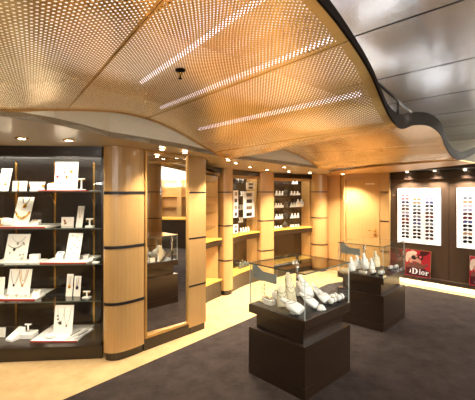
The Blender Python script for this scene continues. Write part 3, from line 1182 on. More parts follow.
# --- bottom
b = board(-5, 5, 327.5, 4.05, S0, 'small white card at the left end of the cabinet floor', .1, group=BO)
block(4, 13, 332, 3.93, S0, 'long white wedge on the cabinet floor beside the small white card', .17, slope=.75, rot=-.35)
t = block(17, 32, 334, 4.0, S0, 'white box carrying an earring bar on the cabinet floor', .13, slope=.12)
w_ = .045
m = MB(); m.lathe([(.011, .075), (.009, .11), (.011, .135)], 10, (0, .07, 0)); m.build('stem', 'white', t)
m = MB(); m.box((0, .07, .14), (.075, .02, .016), bevel=.003); m.build('crossbar', 'white', t)
tray(30, 77, 3.92, S0, 'white tray with red edge on the cabinet floor', .48)
b = board(53, 72, 305, 4.12, S0 + TH, 'tall white board with two long necklaces on the cabinet floor', .16, group=BO)
chain(*b, 'long silver necklace with dark stones on the cabinet-floor board, left side', -.35, .05, .92, .5, 'silver', .0026, .016, 'black', .004)
chain(*b, 'long silver necklace with a single drop on the cabinet-floor board, right side', -.02, .38, .92, .6, 'silver', .0022, .013, 'silver')
for x, v in ((-.3, .5), (-.25, .38), (-.32, .62)):
    brooch(*b, x, v, .013, 'round silver charm on the left strand of the cabinet-floor board', 'silver', 6, 'charms on the cabinet-floor board', 'black')
t = thing('ring_cushion', 'plump white ring cushion before the tall cabinet-floor board', 'cushion', (PX(50, 4.0), 4.0, S0 + TH), .2)
m = MB(); m.ball((0, 0, .028), .06, (1, .7, .46), 14); m.build('cushion', 'white', t)
m = MB(); m.tube([(math.cos(a / 14 * 2 * PI) * .014, -.005, .062 + math.sin(a / 14 * 2 * PI) * .012) for a in range(14)], .003, 6, closed=True); m.build('ring', 'silver', t)
for k, (x, txt) in enumerate(((PX(74, 4.06), 'nearer the tall board'), (PX(82, 4.06), 'nearer the wooden column'))):
    t = thing('bracelet_bar', 'slim white bracelet bar on the cabinet-floor tray, ' + txt, 'bracelet bar', (x, 4.0, S0 + TH), -.45, 'bracelet bars on the cabinet floor')
    m = MB(); m.box((0, .06, .014), (.028, .26, .022), Matrix.Rotation(.08, 3, 'X'), bevel=.004); m.xform(Matrix.Translation((0, 0, .012))); m.build('bar', 'white', t)
    m = MB(); m.box((0, .05, .041), (.012, .14, .006), Matrix.Rotation(.08, 3, 'X'), bevel=.002); m.build('bracelet', 'silver', t)


# ------------------------------------------------------------------ contents of the glazed bays
def bay_item(a, ang, px, yin):
    p = bay_pt(a, ang, px, yin)
    return p, ang


def bay_board(a, ang, px0, px1, ytop, ybot, yin, label):  # white boards standing in for reflections in the bay's glass
    p0, p1 = bay_pt(a, ang, px0, yin), bay_pt(a, ang, px1, yin)
    pm = (p0 + p1) / 2
    w = (p1 - p0).length
    zt = EYE - (ytop - HY) / F * pm.y
    zb = EYE - (ybot - HY) / F * pm.y
    t = thing('reflection_board', label, 'display board', (pm.x, pm.y, zb), ang, 'boards imitating reflections in the glazed bay')
    h = zt - zb
    mb = MB(); mb.box((0, .006, h / 2), (w, .012, h), bevel=.002); mb.build('panel', 'white', t)
    n = max(2, int(h / .12))
    for k in range(n):
        mb = MB()
        z = h * (k + .5) / n
        mb.box((0, -.001, z), (w * .5, .006, h / n * .55), bevel=.002)
        mb.build('photo', 'silver' if k % 2 else 'black', t)
    return t


# shelves heights are reused so the boards stand on something
bay_board(C3B, A2, 233.6, 238.2, 190.5, 217.5, .097, 'tall white board imitating a reflection at the left end of the glazed bay, upper')
bay_board(C3B, A2, 243.6, 254.4, 191.5, 217.5, .097, 'broad white board imitating a reflection in the middle of the glazed bay')
bay_board(C3B, A2, 233.6, 238.0, 224.5, 233.5, .097, 'short white board imitating a reflection at the left end of the yellow counter')
bay_board(C3B, A2, 246.5, 254.8, 182.5, 189.5, .097, 'small white board imitating a reflection highest in the glazed bay')


def tag_card(a, ang, px, ybase, yin, z, label, w=.035, h=.045, dark=False):
    p = bay_pt(a, ang, px, yin)
    t = thing('price_card', label, 'card', (p.x, p.y, z), ang, 'small white cards in the tag-filled bay' if a == C4B else 'small white cards in the bay with white boards')
    mb = MB(); mb.box((0, 0, h / 2), (w, .006, h), Matrix.Rotation(-.2, 3, 'X'), bevel=.001); mb.xform(Matrix.Translation((0, 0, .003))); mb.build('card', 'white', t)
    mb = MB(); mb.box((0, .012, .006), (w * .9, .03, .012)); mb.build('foot', 'black' if dark else 'white', t)
    return t


for z, pxs, side in ((1.70, (276, 279, 282), 'left'), (1.70, (291, 294, 297, 299.5), 'right'), (1.44, (275.5, 278, 280.5, 283), 'left'), (1.44, (291, 293.5, 296, 298.5), 'right'),
                     (1.20, (276, 279, 281.5), 'left'), (1.20, (291.5, 294.5, 297.5), 'right'), (.996, (275.5, 278, 281), 'left'), (.996, (291, 293.5, 296, 298.5), 'right'), (1.95, (293, 296), 'right')):
    rn = {1.95: 'topmost glass shelf', 1.70: 'second glass shelf', 1.44: 'third glass shelf', 1.20: 'lowest glass shelf', .996: 'yellow counter'}[z]
    for k, px in enumerate(pxs):
        tag_card(C4B, A3, px, 0, .20, z + .005, '%s small price card, %s, %s half of tag-filled bay' % (ORDN[k], rn, side), w=.04, h=.05)
    for k, px in enumerate(pxs[:3]):
        if z > 1.0:
            tag_card(C4B, A3, px + .8, 0, .27, z + .005, '%s taller rear price card, %s, %s half of tag-filled bay' % (ORDN[k], rn, side), w=.04, h=.09)
for z, pxs in ((1.70, (241.5, 243.5)), (1.44, (240.5, 242.5)), (1.20, (240, 242, 258)), (.996, (241, 243.5, 246, 248.5))):
    for k, px in enumerate(pxs):
        rn = {1.70: 'second glass shelf', 1.44: 'third glass shelf', 1.20: 'lowest glass shelf', .996: 'yellow counter'}[z]
        tag_card(C3B, A2, px, 0, .20, z + .005, '%s small price card on the %s of the bay with white boards' % (ORDN[k], rn), w=.05, h=.085)


def bust(loc, rotz, h, label, mat='cream', tilt=0.0, group='necklace busts in the display cases', collar=True, wide=1.0, neck=None, shape='bust'):
    """necklace display bust: shoulders, chest and neck, with a draped chain"""
    t = thing('necklace_bust', label, 'necklace bust', loc, rotz, group)
    if shape == 'pad':       # a padded neck board with a rounded top
        prof = [(.0, .36, .07), (.04, .38, .08), (.35, .37, .08), (.66, .345, .075), (.80, .31, .07), (.89, .24, .06), (.95, .18, .05), (1.0, .12, .035)]
    else:                    # shoulders, chest and a short neck
        prof = [(.0, .34, .12), (.06, .40, .15), (.30, .46, .17), (.50, .45, .16), (.62, .38, .13), (.70, .26, .105), (.77, .165, .085), (.88, .14, .08), (.97, .145, .075), (1.0, .10, .05)]
    mb = MB()
    seg = 20
    rings = []
    R = Matrix.Rotation(tilt, 3, 'X')
    for v, rx, ry in prof:
        ring = []
        for k in range(seg):
            a = k / seg * 2 * PI
            p = Vector((rx * h * wide * math.cos(a), ry * h * math.sin(a) - .0, v * h))
            ring.append(mb.bm.verts.new(R @ p))
        rings.append(ring)
    for A, B in zip(rings, rings[1:]):
        for k in range(seg):
            f = mb.bm.faces.new((A[k], A[(k + 1) % seg], B[(k + 1) % seg], B[k]))
            f.smooth = True
    mb.bm.faces.new(rings[0][::-1]); mb.bm.faces.new(rings[-1])
    zmin = min(v.co.z for v in mb.bm.verts)
    mb.xform(Matrix.Translation((0, 0, -zmin)))
    mb.build('body', mat, t)
    if collar:
        for lo, mt2 in ((.62, neck or 'silver'), (.40, neck or 'silver')):
            pts = []
            for k in range(17):
                a = -PI + k / 16 * PI
                f = abs(k / 16 * 2 - 1)
                v = lo + (.78 - lo) * f ** 1.6
                rx = np.interp(v, [x[0] for x in prof], [x[1] for x in prof])
                ry = np.interp(v, [x[0] for x in prof], [x[2] for x in prof])
                p = R @ Vector((rx * h * wide * math.cos(a) * 1.0, ry * h * math.sin(a) - .003, v * h))
                pts.append(p + Vector((0, 0, -zmin)))
            mb = MB(); mb.tube(pts, .0022, 6); mb.build('chain', mt2, t)
    return t


# dark busts between the cards of the tag-filled bay, and white ones
for px, z, txt in ((285.5, 1.705, 'second glass shelf'), (286, 1.445, 'third glass shelf'), (285.5, 1.205, 'lowest glass shelf'), (285, .996, 'yellow counter')):
    p = bay_pt(C4B, A3, px, .22)
    bust((p.x, p.y, z), A3, .15, 'black necklace bust on the %s of the tag-filled bay' % txt, 'black', 0, 'black busts in the tag-filled bay')
for px, z, txt in ((301.5, 1.445, 'at the right of the third glass shelf in the tag-filled bay'), (298, 1.445, 'left of its twin on the third glass shelf, tag-filled bay')):
    p = bay_pt(C4B, A3, px, .24 if px > 300 else .2)
    bust((p.x, p.y, z), A3, .17, 'white necklace bust ' + txt, 'white', 0, 'white busts in the tag-filled bay')
for px, z, yin in ((241.5, 1.955, .24), (237, 1.955, .24)):
    p = bay_pt(C3B, A2, px, yin)
    bust((p.x, p.y, z), A2, .13, 'silver-chained black bust, topmost shelf of bay with white boards, ' + ('right one' if px > 240 else 'left one'), 'black', 0, 'black busts on the topmost shelf')
# perfume-like glass bottles low in the middle bay
for k, (px, h, w) in enumerate(((240, .10, .035), (242.5, .15, .03), (245, .12, .04), (247.5, .10, .035))):
    p = bay_pt(C3B, A2, px, .22)
    t = thing('glass_bottle', '%s small glass bottle on the low yellow shelf of the glazed bay' % ORDN[k], 'bottle', (p.x, p.y, .3005), A2, 'bottles on the low yellow shelf')
    m = MB(); m.lathe([(.8 * w, 0), (w, .006), (w, h * .65), (w * .4, h * .78), (w * .35, h * .88)], 14); m.build('body', 'glass_edge', t)
    m = MB(); m.lathe([(w * .42, h * .86), (w * .42, h), (w * .3, h + .006)], 12); m.build('cap', 'chrome', t)

# ------------------------------------------------------------------ panel and door beside the round column
m = MB()
a, b_ = C5B + Vector((-.02, .02)), Vector((2.30, 7.99))
ax = (b_ - a); L = ax.length
m.box((L / 2, .02, 1.09), (L, .04, 2.165)); struct(m.build('wall_recess', 'wood', None, (a.x, a.y, 0), math.atan2(ax.y, ax.x)))
m = MB()
a, b_ = Vector((2.31, 7.99)), Vector((2.285, 7.64))
ax = (b_ - a); L = ax.length
m.box((L / 2, .02, 1.09), (L, .04, 2.165)); struct(m.build('wall_return', 'wood', None, (a.x, a.y, 0), math.atan2(ax.y, ax.x)))
ax = DOORB - DOORA
DA, DL = math.atan2(ax.y, ax.x), (DOORB - DOORA).length
dr = thing('wall_door', 'x', 'x', (DOORA.x, DOORA.y, 0), DA)
for k in ('label', 'category'):
    del dr[k]
dr['kind'] = 'structure'
D0, D1 = .035, .715      # door leaf along the wall
m = MB()
m.box((D0 / 2 - .0, .04, 1.08), (D0, .08, 2.15))
m.box(((D0 + D1) / 2, .04, (2.045 + 2.155) / 2), (D1 - D0, .08, 2.155 - 2.045))
m.box(((D1 + DL) / 2, .04, 1.08), (DL - D1, .08, 2.15))
m.build('wall_panel', 'wood', dr)
for zb in BANDS:
    m = MB(); m.box(((D1 + DL) / 2 + .02, -.002, zb), (DL - D1 - .05, .006, .018)); m.build('band', 'black', dr)
door = thing('door_1', 'honey wood door with brass lever handle', 'door', (DOORA.x, DOORA.y, 0), DA)
door['kind'] = 'structure'
m = MB(); m.box(((D0 + D1) / 2, .045, 1.022), (D1 - D0 - .008, .04, 2.035), bevel=.003); m.build('door_leaf', 'wood', door)
m = MB()
for x in (D0 - .012, D1 + .012):
    m.box((x, -.006, 1.03), (.03, .012, 2.06))
m.box(((D0 + D1) / 2, -.006, 2.055), (D1 - D0 + .054, .012, .03))
m.build('door_frame', 'woodx', door)
hx = D1 - .07
m = MB()
m.lathe([(.024, 0), (.024, .008), (.012, .012), (.010, .045)], 14)
m.xform(Matrix.Translation((hx, .025, 1.0)) @ Matrix.Rotation(PI / 2, 4, 'X'))
m.tube([(hx, -.018, 1.0), (hx - .03, -.022, 1.0), (hx - .11, -.02, .998)], .008, 8)
m.build('door_handle', 'brass', door)
m = MB()
m.lathe([(.022, 0), (.022, .008), (.010, .012), (.010, .016)], 14)
m.xform(Matrix.Translation((hx, .025, .91)) @ Matrix.Rotation(PI / 2, 4, 'X'))
m.build('door_lock', 'brass', door)
for z in (.3, 1.05, 1.55, 1.75):
    m = MB(); m.lathe([(.007, -.045), (.007, .045)], 10, (D0 + .002, .018, z)); m.build('door_hinge', 'brass', door)
sg = thing('door_sign', 'small pale name plate high on the wooden door', 'sign', (DOORA.x, DOORA.y, 0), DA)
m = MB(); m.box((D1 - .17, .0225, 1.945), (.19, .004, .03)); m.build('plate', 'sign', sg)

# ------------------------------------------------------------------ sunglasses wall
wl = thing('wall_sunglasses', 'x', 'x', (WALL0.x, WALL0.y, 0), WANG)
for k in ('label', 'category'):
    del wl[k]
wl['kind'] = 'structure'
m = MB(); m.box((1.6, .16, 2.46), (3.9, .06, .5)); m.build('wall_bulkhead', 'cream_paint', wl)  # bulkhead kept pale to imitate the ceiling's bright highlight behind the canopy edge
T0, T1 = -.21, 3.6
m = MB()
for a0, a1 in ((T0, .888), (.894, 2.0), (2.006, T1)):
    m.box(((a0 + a1) / 2, .03, (.13 + 2.02) / 2), (a1 - a0, .06, 1.89))
m.build('wall_panel', 'brownwall', wl)
m = MB(); m.box(((T0 + T1) / 2, .13, 1.17), (T1 - T0, .06, 2.06)); m.build('wall_backing', 'black', wl)
m = MB(); m.box(((T0 + T1) / 2, .12, .068), (T1 - T0, .03, .135)); m.build('wall_kick', 'cream_paint', wl)
m = MB(); m.box(((T0 + T1) / 2, .0, 2.09), (T1 - T0, .10, .14)); m.build('wall_header', 'brown', wl)
m = MB(); m.box(((T0 + T1) / 2 + .05, -.28, 2.2), (T1 - T0 - .1, .68, .06)); m.build('wall_canopy', 'brown', wl)
m = MB(); m.box(((T0 + T1) / 2, -.035, .165), (T1 - T0, .07, .07)); m.build('wall_ledge', 'brownwall', wl)
m = MB(); m.box(((T0 + T1) / 2, -.071, .196), (T1 - T0, .008, .014)); m.build('ledge_trim', 'chrome', wl)
m = MB(); m.box((T0 + .06, -.012, 1.0), (.03, .02, 2.0)); m.build('corner_trim', 'umber', wl)
m = MB(); m.lathe([(.018, 0), (.018, .006), (.012, .01)], 12); m.xform(Matrix.Translation((T0 + .13, 0, 1.72)) @ Matrix.Rotation(PI / 2, 4, 'X')); m.build('panel_lock', 'chrome', wl)
WN = Vector((-WDIR.y, WDIR.x))       # into the wall


def wpt(t, y, z):
    p = WALL0 + WDIR * t + WN * y
    return Vector((p.x, p.y, z))


p = wpt((T0 + T1) / 2, .05, .126)
area_light('toe_kick_led', p, T1 - T0 - .1, .04, 9, (1.0, .85, .58), (0, 0, WANG))
p = wpt((T0 + T1) / 2, -.04, .126)
area_light('toe_kick_led', p, T1 - T0 - .1, .05, 9, (1.0, .85, .58), (0, 0, WANG))
for tt, txt in ((.22, 'over the first column of sunglasses'), (.70, 'over the right edge of the left sunglasses panel'), (1.17, 'over the panel cut by the right edge')):
    p = wpt(tt, -.13, 0)
    downlight(0, 0, 2.169, .045, 'downlight in the dark header ' + txt, 75, 110, p=p, group='downlights over the sunglasses', color=NEUT)

PAN = []
for t0, t1, txt in ((0.0, .763, 'tall white lit panel carrying three columns of sunglasses'), (1.018, 1.78, 'tall white lit panel of sunglasses cut by the photo edge')):
    o = thing('sunglasses_board', txt, 'display board', wpt(t0, -.001, 0), WANG, 'white sunglasses panels')
    m = MB(); m.box(((t1 - t0) / 2, -.012, 1.33), (t1 - t0, .024, 1.04), bevel=.003); m.build('panel', 'whitepanel', o)
    PAN.append(t0)


def tpx(px):
    k = (px - CX) / F
    return (k * WALL0.y - WALL0.x) / (WDIR.x - k * WDIR.y)


def lens_mat(name, rgb):
    return plain(name, rgb, .12, coat=.6, noise=.04)


SUN = {k: lens_mat('sunglass ' + k, v) for k, v in {'rose': (176, 140, 140), 'brown': (96, 62, 50), 'purple': (84, 70, 104), 'grey': (128, 128, 136), 'red': (120, 50, 48), 'dark': (52, 46, 50), 'black': (28, 26, 30), 'lilac': (178, 170, 190), 'tan': (186, 150, 106), 'blue': (92, 92, 140), 'pale': (200, 194, 200), 'teal': (110, 122, 122)}.items()}
FRM = {'rose': 'silver', 'tan': 'brass', 'lilac': 'silver', 'pale': 'silver', 'grey': 'silver'}


def sunglasses(t, z, key, label, group, w=.142, round_=False):
    o = thing('sunglasses', label, 'sunglasses', wpt(t, -.061, z), WANG, group)
    fm = FRM.get(key, 'black')
    lw, lh = w * .43, .046
    cxs = w * .27
    ol = lambda s, k: [(s * cxs + lw / 2 * k * math.copysign(abs(math.cos(a)) ** .7, math.cos(a)), lh / 2 * k * math.copysign(abs(math.sin(a)) ** .8, math.sin(a)) - (.004 * math.cos(a) * s)) for a in [i / 18 * 2 * PI for i in range(18)]]
    for s in (-1, 1):
        mb = MB(); mb.plate(ol(s, .95), -.002, .002); mb.build('lens', SUN[key], o)
    mb = MB()
    for s in (-1, 1):
        mb.tube([(x, 0, zz) for x, zz in ol(s, 1.0)], .0022, 6, closed=True)
    mb.tube([(-cxs + lw / 2, 0, .006), (0, -.003, .011), (cxs - lw / 2, 0, .006)], .0026, 6)
    mb.build('frame', fm, o)
    for s in (-1, 1):
        mb = MB(); mb.tube([(s * w / 2, 0, .010), (s * (w / 2 + .002), .016, .012), (s * (w / 2 - .004), .032, .010)], .0024, 6); mb.build('temple', fm, o)
    mb = MB(); mb.box((0, .017, .004), (.010, .034, .006)); mb.build('nose_support', 'chrome', o)
    return o


ORD = ['topmost', 'second', 'third', 'fourth', 'fifth', 'sixth', 'seventh', 'eighth', 'ninth', 'tenth', 'eleventh', 'twelfth', 'thirteenth', 'fourteenth']
cols = [(406.5, 195.3, 236.2, 'first column of the left panel', ['rose', 'rose', 'purple', 'grey', 'brown', 'lilac', 'purple', 'red', 'brown', 'dark', 'grey', 'dark', 'black']),
        (418.0, 199.3, 237.0, 'middle column of the left panel', ['tan', 'tan', 'teal', 'grey', 'dark', 'grey', 'purple', 'blue', 'grey', 'black', 'black', 'black']),
        (430.5, 195.2, 238.3, 'third column of the left panel', ['pale', 'lilac', 'blue', 'dark', 'grey', 'brown', 'red', 'dark', 'grey', 'black', 'brown', 'dark', 'brown']),
        (468.6, 198.0, 241.4, 'only full column of the right panel', ['grey', 'tan', 'pale', 'lilac', 'brown', 'red', 'blue', 'black', 'dark', 'tan', 'black', 'black'])]
for px, y0, y1, txt, keys in cols:
    t = tpx(px)
    d = (WALL0 + WDIR * t).y
    for i, k in enumerate(keys):
        y = y0 + (y1 - y0) * i / (len(keys) - 1)
        z = EYE - (y - HY) / F * d
        kn = {'rose': 'rose', 'tan': 'tan', 'pale': 'pale'}.get(k, k)
        sunglasses(t, z, k, '%s-lensed sunglasses, %s from the top in the %s' % (kn, ORD[i] if i else 'first', txt), 'sunglasses on the white panels')


# ------------------------------------------------------------------ posters on the ledge
PM = {k: plain('poster ' + k, v, .4, noise=.03) for k, v in {'red': (172, 28, 42), 'deep': (70, 16, 22), 'skin': (196, 138, 116), 'shade': (112, 66, 54), 'hair': (222, 200, 178), 'black': (26, 20, 22), 'white': (246, 242, 240), 'pink': (226, 96, 108)}.items()}


def ell(cx, cz, rx, rz, rot=0, n=24):
    c, s = math.cos(rot), math.sin(rot)
    return [(cx + rx * math.cos(a) * c - rz * math.sin(a) * s, cz + rx * math.cos(a) * s + rz * math.sin(a) * c) for a in [i / n * 2 * PI for i in range(n)]]


def poster(t0, label, w=.44, h=.485):
    o = thing('poster', label, 'poster', wpt(t0, -.066, .203), WANG, 'red posters on the wall ledge')
    lean = Matrix.Rotation(-.10, 4, 'X')

    def add(pts_list, y, mat, name):
        mb = MB()
        for pts in pts_list:
            mb.plate([(x * w, z * h) for x, z in pts], y, y + .0008)
        mb.xform(lean)
        return mb.build(name, PM[mat] if mat in PM else mat, o)
    mb = MB(); mb.box((w / 2, .006, h / 2), (w + .016, .008, h + .016)); mb.xform(lean); mb.build('frame', 'chrome', o)
    add([[(0, 0), (1, 0), (1, 1), (0, 1)]], .001, 'red', 'print')
    y = .0004
    add([[(.02, .02), (.98, .02), (.98, .22), (.55, .42), (.02, .32)], [(.55, .55), (.72, .78), (.98, .92), (.98, .99), (.62, .99), (.5, .7)]], y - .0002, 'deep', 'dark_field')
    add([[(.62, .55), (.98, .98), (.98, .80), (.74, .50)], [(.8, .5), (.98, .66), (.98, .5)]], y - .0004, 'red', 'red_flash')
    add([ell(.36, .62, .30, .20, -.55)], y - .0008, 'skin', 'face')
    add([ell(.52, .44, .26, .09, -.35)], y - .0010, 'shade', 'cheek_shade')
    add([ell(.15, .80, .14, .12, .3), ell(.06, .66, .06, .16, 0), ell(.32, .89, .14, .07, -.15)], y - .0014, 'hair', 'hair')
    add([[(.04, .42), (.22, .50), (.62, .40), (.88, .52), (.92, .46), (.66, .30), (.3, .34), (.06, .30)]], y - .0011, 'shade', 'shoulder')
    add([ell(.33, .70, .10, .075, -.45), ell(.60, .73, .12, .08, -.45), [(.42, .71), (.50, .74), (.50, .70), (.43, .67)]], y - .0020, 'black', 'glasses')
    add([ell(.60, .745, .055, .045, -.45)], y - .0026, 'pink', 'glasses_glint')
    add([ell(.38, .50, .055, .022, -.4)], y - .0020, 'red', 'lips')
    # lettering: D i o r in a high-contrast serif
    def serif(x0, x1, z, hgt=.014):
        return [(x0, z), (x1, z), (x1, z + hgt), (x0, z + hgt)]
    L_ = []
    zb, zt = .08, .30
    L_.append([(.30, zb), (.36, zb), (.36, zt), (.30, zt)])
    L_.append(serif(.265, .39, zb)); L_.append(serif(.265, .39, zt - .014))
    # D bowl as an annular strip
    n = 12
    for i in range(n):
        a0, a1 = -PI / 2 + i / n * PI, -PI / 2 + (i + 1) / n * PI
        zc, rz = (zb + zt) / 2, (zt - zb) / 2
        q_ = lambda a, k: (.36 + (.155 if k else .085) * max(0, math.cos(a)) ** (.85 if k else 1), zc + (rz if k else rz - .014) * math.sin(a))
        L_.append([q_(a0, 0), q_(a0, 1), q_(a1, 1), q_(a1, 0)])
    # i
    xh = .22
    L_.append([(.575, zb), (.62, zb), (.62, xh), (.575, xh)]); L_.append(serif(.55, .645, zb, .012)); L_.append(serif(.555, .60, xh - .012, .012)); L_.append(ell(.597, .262, .026, .022, 0, 12))
    # o
    for i in range(16):
        a0, a1 = i / 16 * 2 * PI, (i + 1) / 16 * 2 * PI
        q_ = lambda a, k: (.722 + (.068 if k else .028) * math.cos(a), (zb + xh) / 2 + ((xh - zb) / 2 + .004 if k else (xh - zb) / 2 - .010) * math.sin(a))
        L_.append([q_(a0, 0), q_(a0, 1), q_(a1, 1), q_(a1, 0)])
    # r
    L_.append([(.832, zb), (.872, zb), (.872, xh), (.832, xh)]); L_.append(serif(.81, .90, zb, .012)); L_.append(serif(.81, .86, xh - .012, .012))
    L_.append([(.872, xh - .05), (.905, xh - .012), (.935, xh), (.95, xh - .02), (.94, xh - .045), (.915, xh - .045), (.895, xh - .055), (.872, xh - .085)])
    # the small curled stroke in front of the word
    L_.append([(.19, .10), (.235, .13), (.225, .25), (.20, .25), (.205, .15), (.17, .13)])
    add(L_, y - .0026, 'white', 'lettering')
    return o


poster(tpx(406.4), 'red poster of a woman in dark glasses, beside the further display case')
poster(tpx(470.3), 'red poster of a woman cut by the photo edge, under the right panel')


# ------------------------------------------------------------------ free-standing glass display cases
def case(front, ang, sx, sy, label):
    """front = nearest floor corner; local x along the right face, y along the left face"""
    t = thing('display_case', label, 'display case', (front.x, front.y, 0), ang, 'free-standing glass display cases')
    cx, cy = sx / 2, sy / 2
    mb = MB(); mb.box((cx, cy, .0525), (sx, sy, .105), bevel=.002); mb.build('plinth', 'brown', t)
    mb = MB(); mb.box((cx, cy, .2855), (sx, sy, .355), bevel=.003); mb.build('base', 'brown', t)
    mb = MB(); mb.box((cx, cy, .535), (sx - .11, sy - .11, .145)); mb.build('neck', 'brown', t)
    mb = MB(); mb.box((cx, cy, .647), (sx, sy, .082), bevel=.003); mb.build('deck', 'brown', t)
    mb = MB(); mb.box((cx, cy, .6895), (sx - .03, sy - .03, .004)); mb.build('deck_liner', 'black', t)
    g0, g1, th = .688, 1.082, .008

    def pane(c, s, name):
        m_ = MB(); m_.box(c, s)
        ax_ = s.index(min(s))
        for f in m_.bm.faces:
            f.material_index = 0 if abs(f.normal[ax_]) > .9 else 1
        return m_.build(name, ['glass', 'glass_edge' if name == 'top_glass' else 'pane_edge'], t)
    e = .012
    hz = (g0 + g1) / 2
    pane((cx, e, hz), (sx - 2 * e - th, th, g1 - g0), 'side_glass')
    pane((cx, sy - e, hz), (sx - 2 * e - th, th, g1 - g0), 'side_glass')
    pane((e, cy, hz), (th, sy - 2 * e + th, g1 - g0), 'side_glass')
    pane((sx - e, cy, hz), (th, sy - 2 * e + th, g1 - g0), 'side_glass')
    pane((cx, cy, g1 + .006), (sx - .004, sy - .004, .011), 'top_glass')
    # pale grey lock plate with a scalloped top inside the left face
    y1, y0 = sy - .03, sy * .50
    pts = [(y0, .935), (y1, .945), (y1, 1.078), (y1 - .05, 1.078)]
    for k in range(9):
        s = k / 8
        pts.append((y1 - .05 - s * .10, 1.078 - .05 * (s * s * (3 - 2 * s))))
    pts.append((y0, 1.024))
    mb = MB(); mb.plate(pts, -.004, .004)
    mb.xform(Matrix.Translation((e + .014, 0, 0)) @ Matrix.Rotation(PI / 2, 4, 'Z'))
    mb.build('lock_plate', 'greyplate', t)
    mb = MB(); mb.lathe([(.008, 0), (.008, .006), (.004, .008)], 10); mb.xform(Matrix.Translation((e + .009, sy - .06, .975)) @ Matrix.Rotation(-PI / 2, 4, 'Y')); mb.build('lock_screw', 'chrome', t)
    # chrome post in the back corner
    mb = MB(); mb.lathe([(.016, 0), (.016, .385)], 16, (sx - .07, sy - .07, .692)); mb.build('post', 'chrome', t)
    return t


AC1, AC2 = math.radians(43.6), math.radians(46.4)
F1, F2 = on_z(304.9, 402.3, 0), on_z(383.6, 333, 0)
case(F1, AC1, .765, .672, 'nearer brown display case with tall glass box of cream busts')
case(F2, AC2, .78, .64, 'further brown display case with glass box, before the posters')
ZD = .692


def on_deck(px, py, margin=.075):
    """a spot on the deck of the case seen there, kept clear of the glass"""
    p = on_z(px, py, ZD)
    near = p.y < 4.3
    f0, a, sx, sy = (F1, AC1, .765, .672) if near else (F2, AC2, .78, .64)
    r = p - f0
    lx = min(max(r.x * math.cos(a) + r.y * math.sin(a), margin), sx - margin)
    ly = min(max(-r.x * math.sin(a) + r.y * math.cos(a), margin), sy - margin)
    return Vector((f0.x + lx * math.cos(a) - ly * math.sin(a), f0.y + lx * math.sin(a) + ly * math.cos(a), ZD))


G1 = 'necklace busts in the nearer case'
for px, py, rz, h, lab, mat, tl, wd, nk in (
        (283, 307, .35, .20, 'cream bust with dark chains, frontmost of the pair in the nearer case', 'cream', -.25, .72, 'black'),
        (292.5, 303, .55, .225, 'cream bust with dark chains, rear one of the pair in the nearer case', 'cream', -.25, .66, 'black'),
        (289, 295.5, .4, .24, 'upright cream bust behind the pair with dark chains, nearer case', 'cream', -.1, .5, 'black'),
        (304.5, 315.0, 1.0, .22, 'white reclining bust at the front corner of the nearer case', 'white', -1.2, .9, 'silver'),
        (318.5, 308.5, 1.2, .20, 'white reclining bust just behind the front corner one, nearer case', 'white', -1.0, .85, 'silver'),
        (328.5, 303.5, .6, .16, 'white reclining bust nearest the right glass face of the nearer case', 'white', -1.0, 1.0, 'silver'),
        (310.5, 299.5, .8, .25, 'tallest white bust in the middle of the nearer case', 'white', -.6, .7, 'silver'),
        (300, 296, .6, .15, 'small white bust between the cream busts and the tallest white one', 'white', -.3, .7, 'silver'),
        (321, 296.5, 1.2, .15, 'white bust behind the tallest one, toward the back of the nearer case', 'white', -.6, .9, 'silver')):
    p = on_deck(px, py, .12 if tl < -.9 else .075)
    bust((p.x, p.y, ZD), rz, h, lab, mat, tl, G1, True, wd, nk, 'pad' if mat == 'cream' else 'bust')


def drape(px, py, w, d, h, rot, label, seed, mat='white'):
    """a fluted white shell lying open: a low fan with radiating folds"""
    p = on_deck(px, py)
    rnd = random.Random(seed)
    n, rr = 40, 7
    mb = MB()
    top = mb.bm.verts.new((0, 0, h))
    rings = []
    ph = rnd.random() * 6
    for i in range(1, rr + 1):
        t = i / rr
        ring = []
        for k in range(n):
            a = k / n * 2 * PI
            f = 1 + .10 * math.sin(a * 9 + ph) * t + .10 * math.sin(a * 3 + ph * 2)
            z = h * (1 - t ** 2.4) * (1 + .16 * math.sin(a * 9 + ph) * t)
            ring.append(mb.bm.verts.new((w / 2 * t * f * math.cos(a), d / 2 * t * f * math.sin(a), max(0, z))))
        rings.append(ring)
    for k in range(n):
        mb.bm.faces.new((top, rings[0][k], rings[0][(k + 1) % n])).smooth = True
    for A, B in zip(rings, rings[1:]):
        for k in range(n):
            mb.bm.faces.new((A[k], B[k], B[(k + 1) % n], A[(k + 1) % n])).smooth = True
    mb.bm.faces.new(rings[-1][::-1])
    o = mb.build('shell_ornament', mat, None, (p.x, p.y, ZD), rot)
    tag(o, label, 'ornament', 'white folded ornaments in the nearer case')
    return o


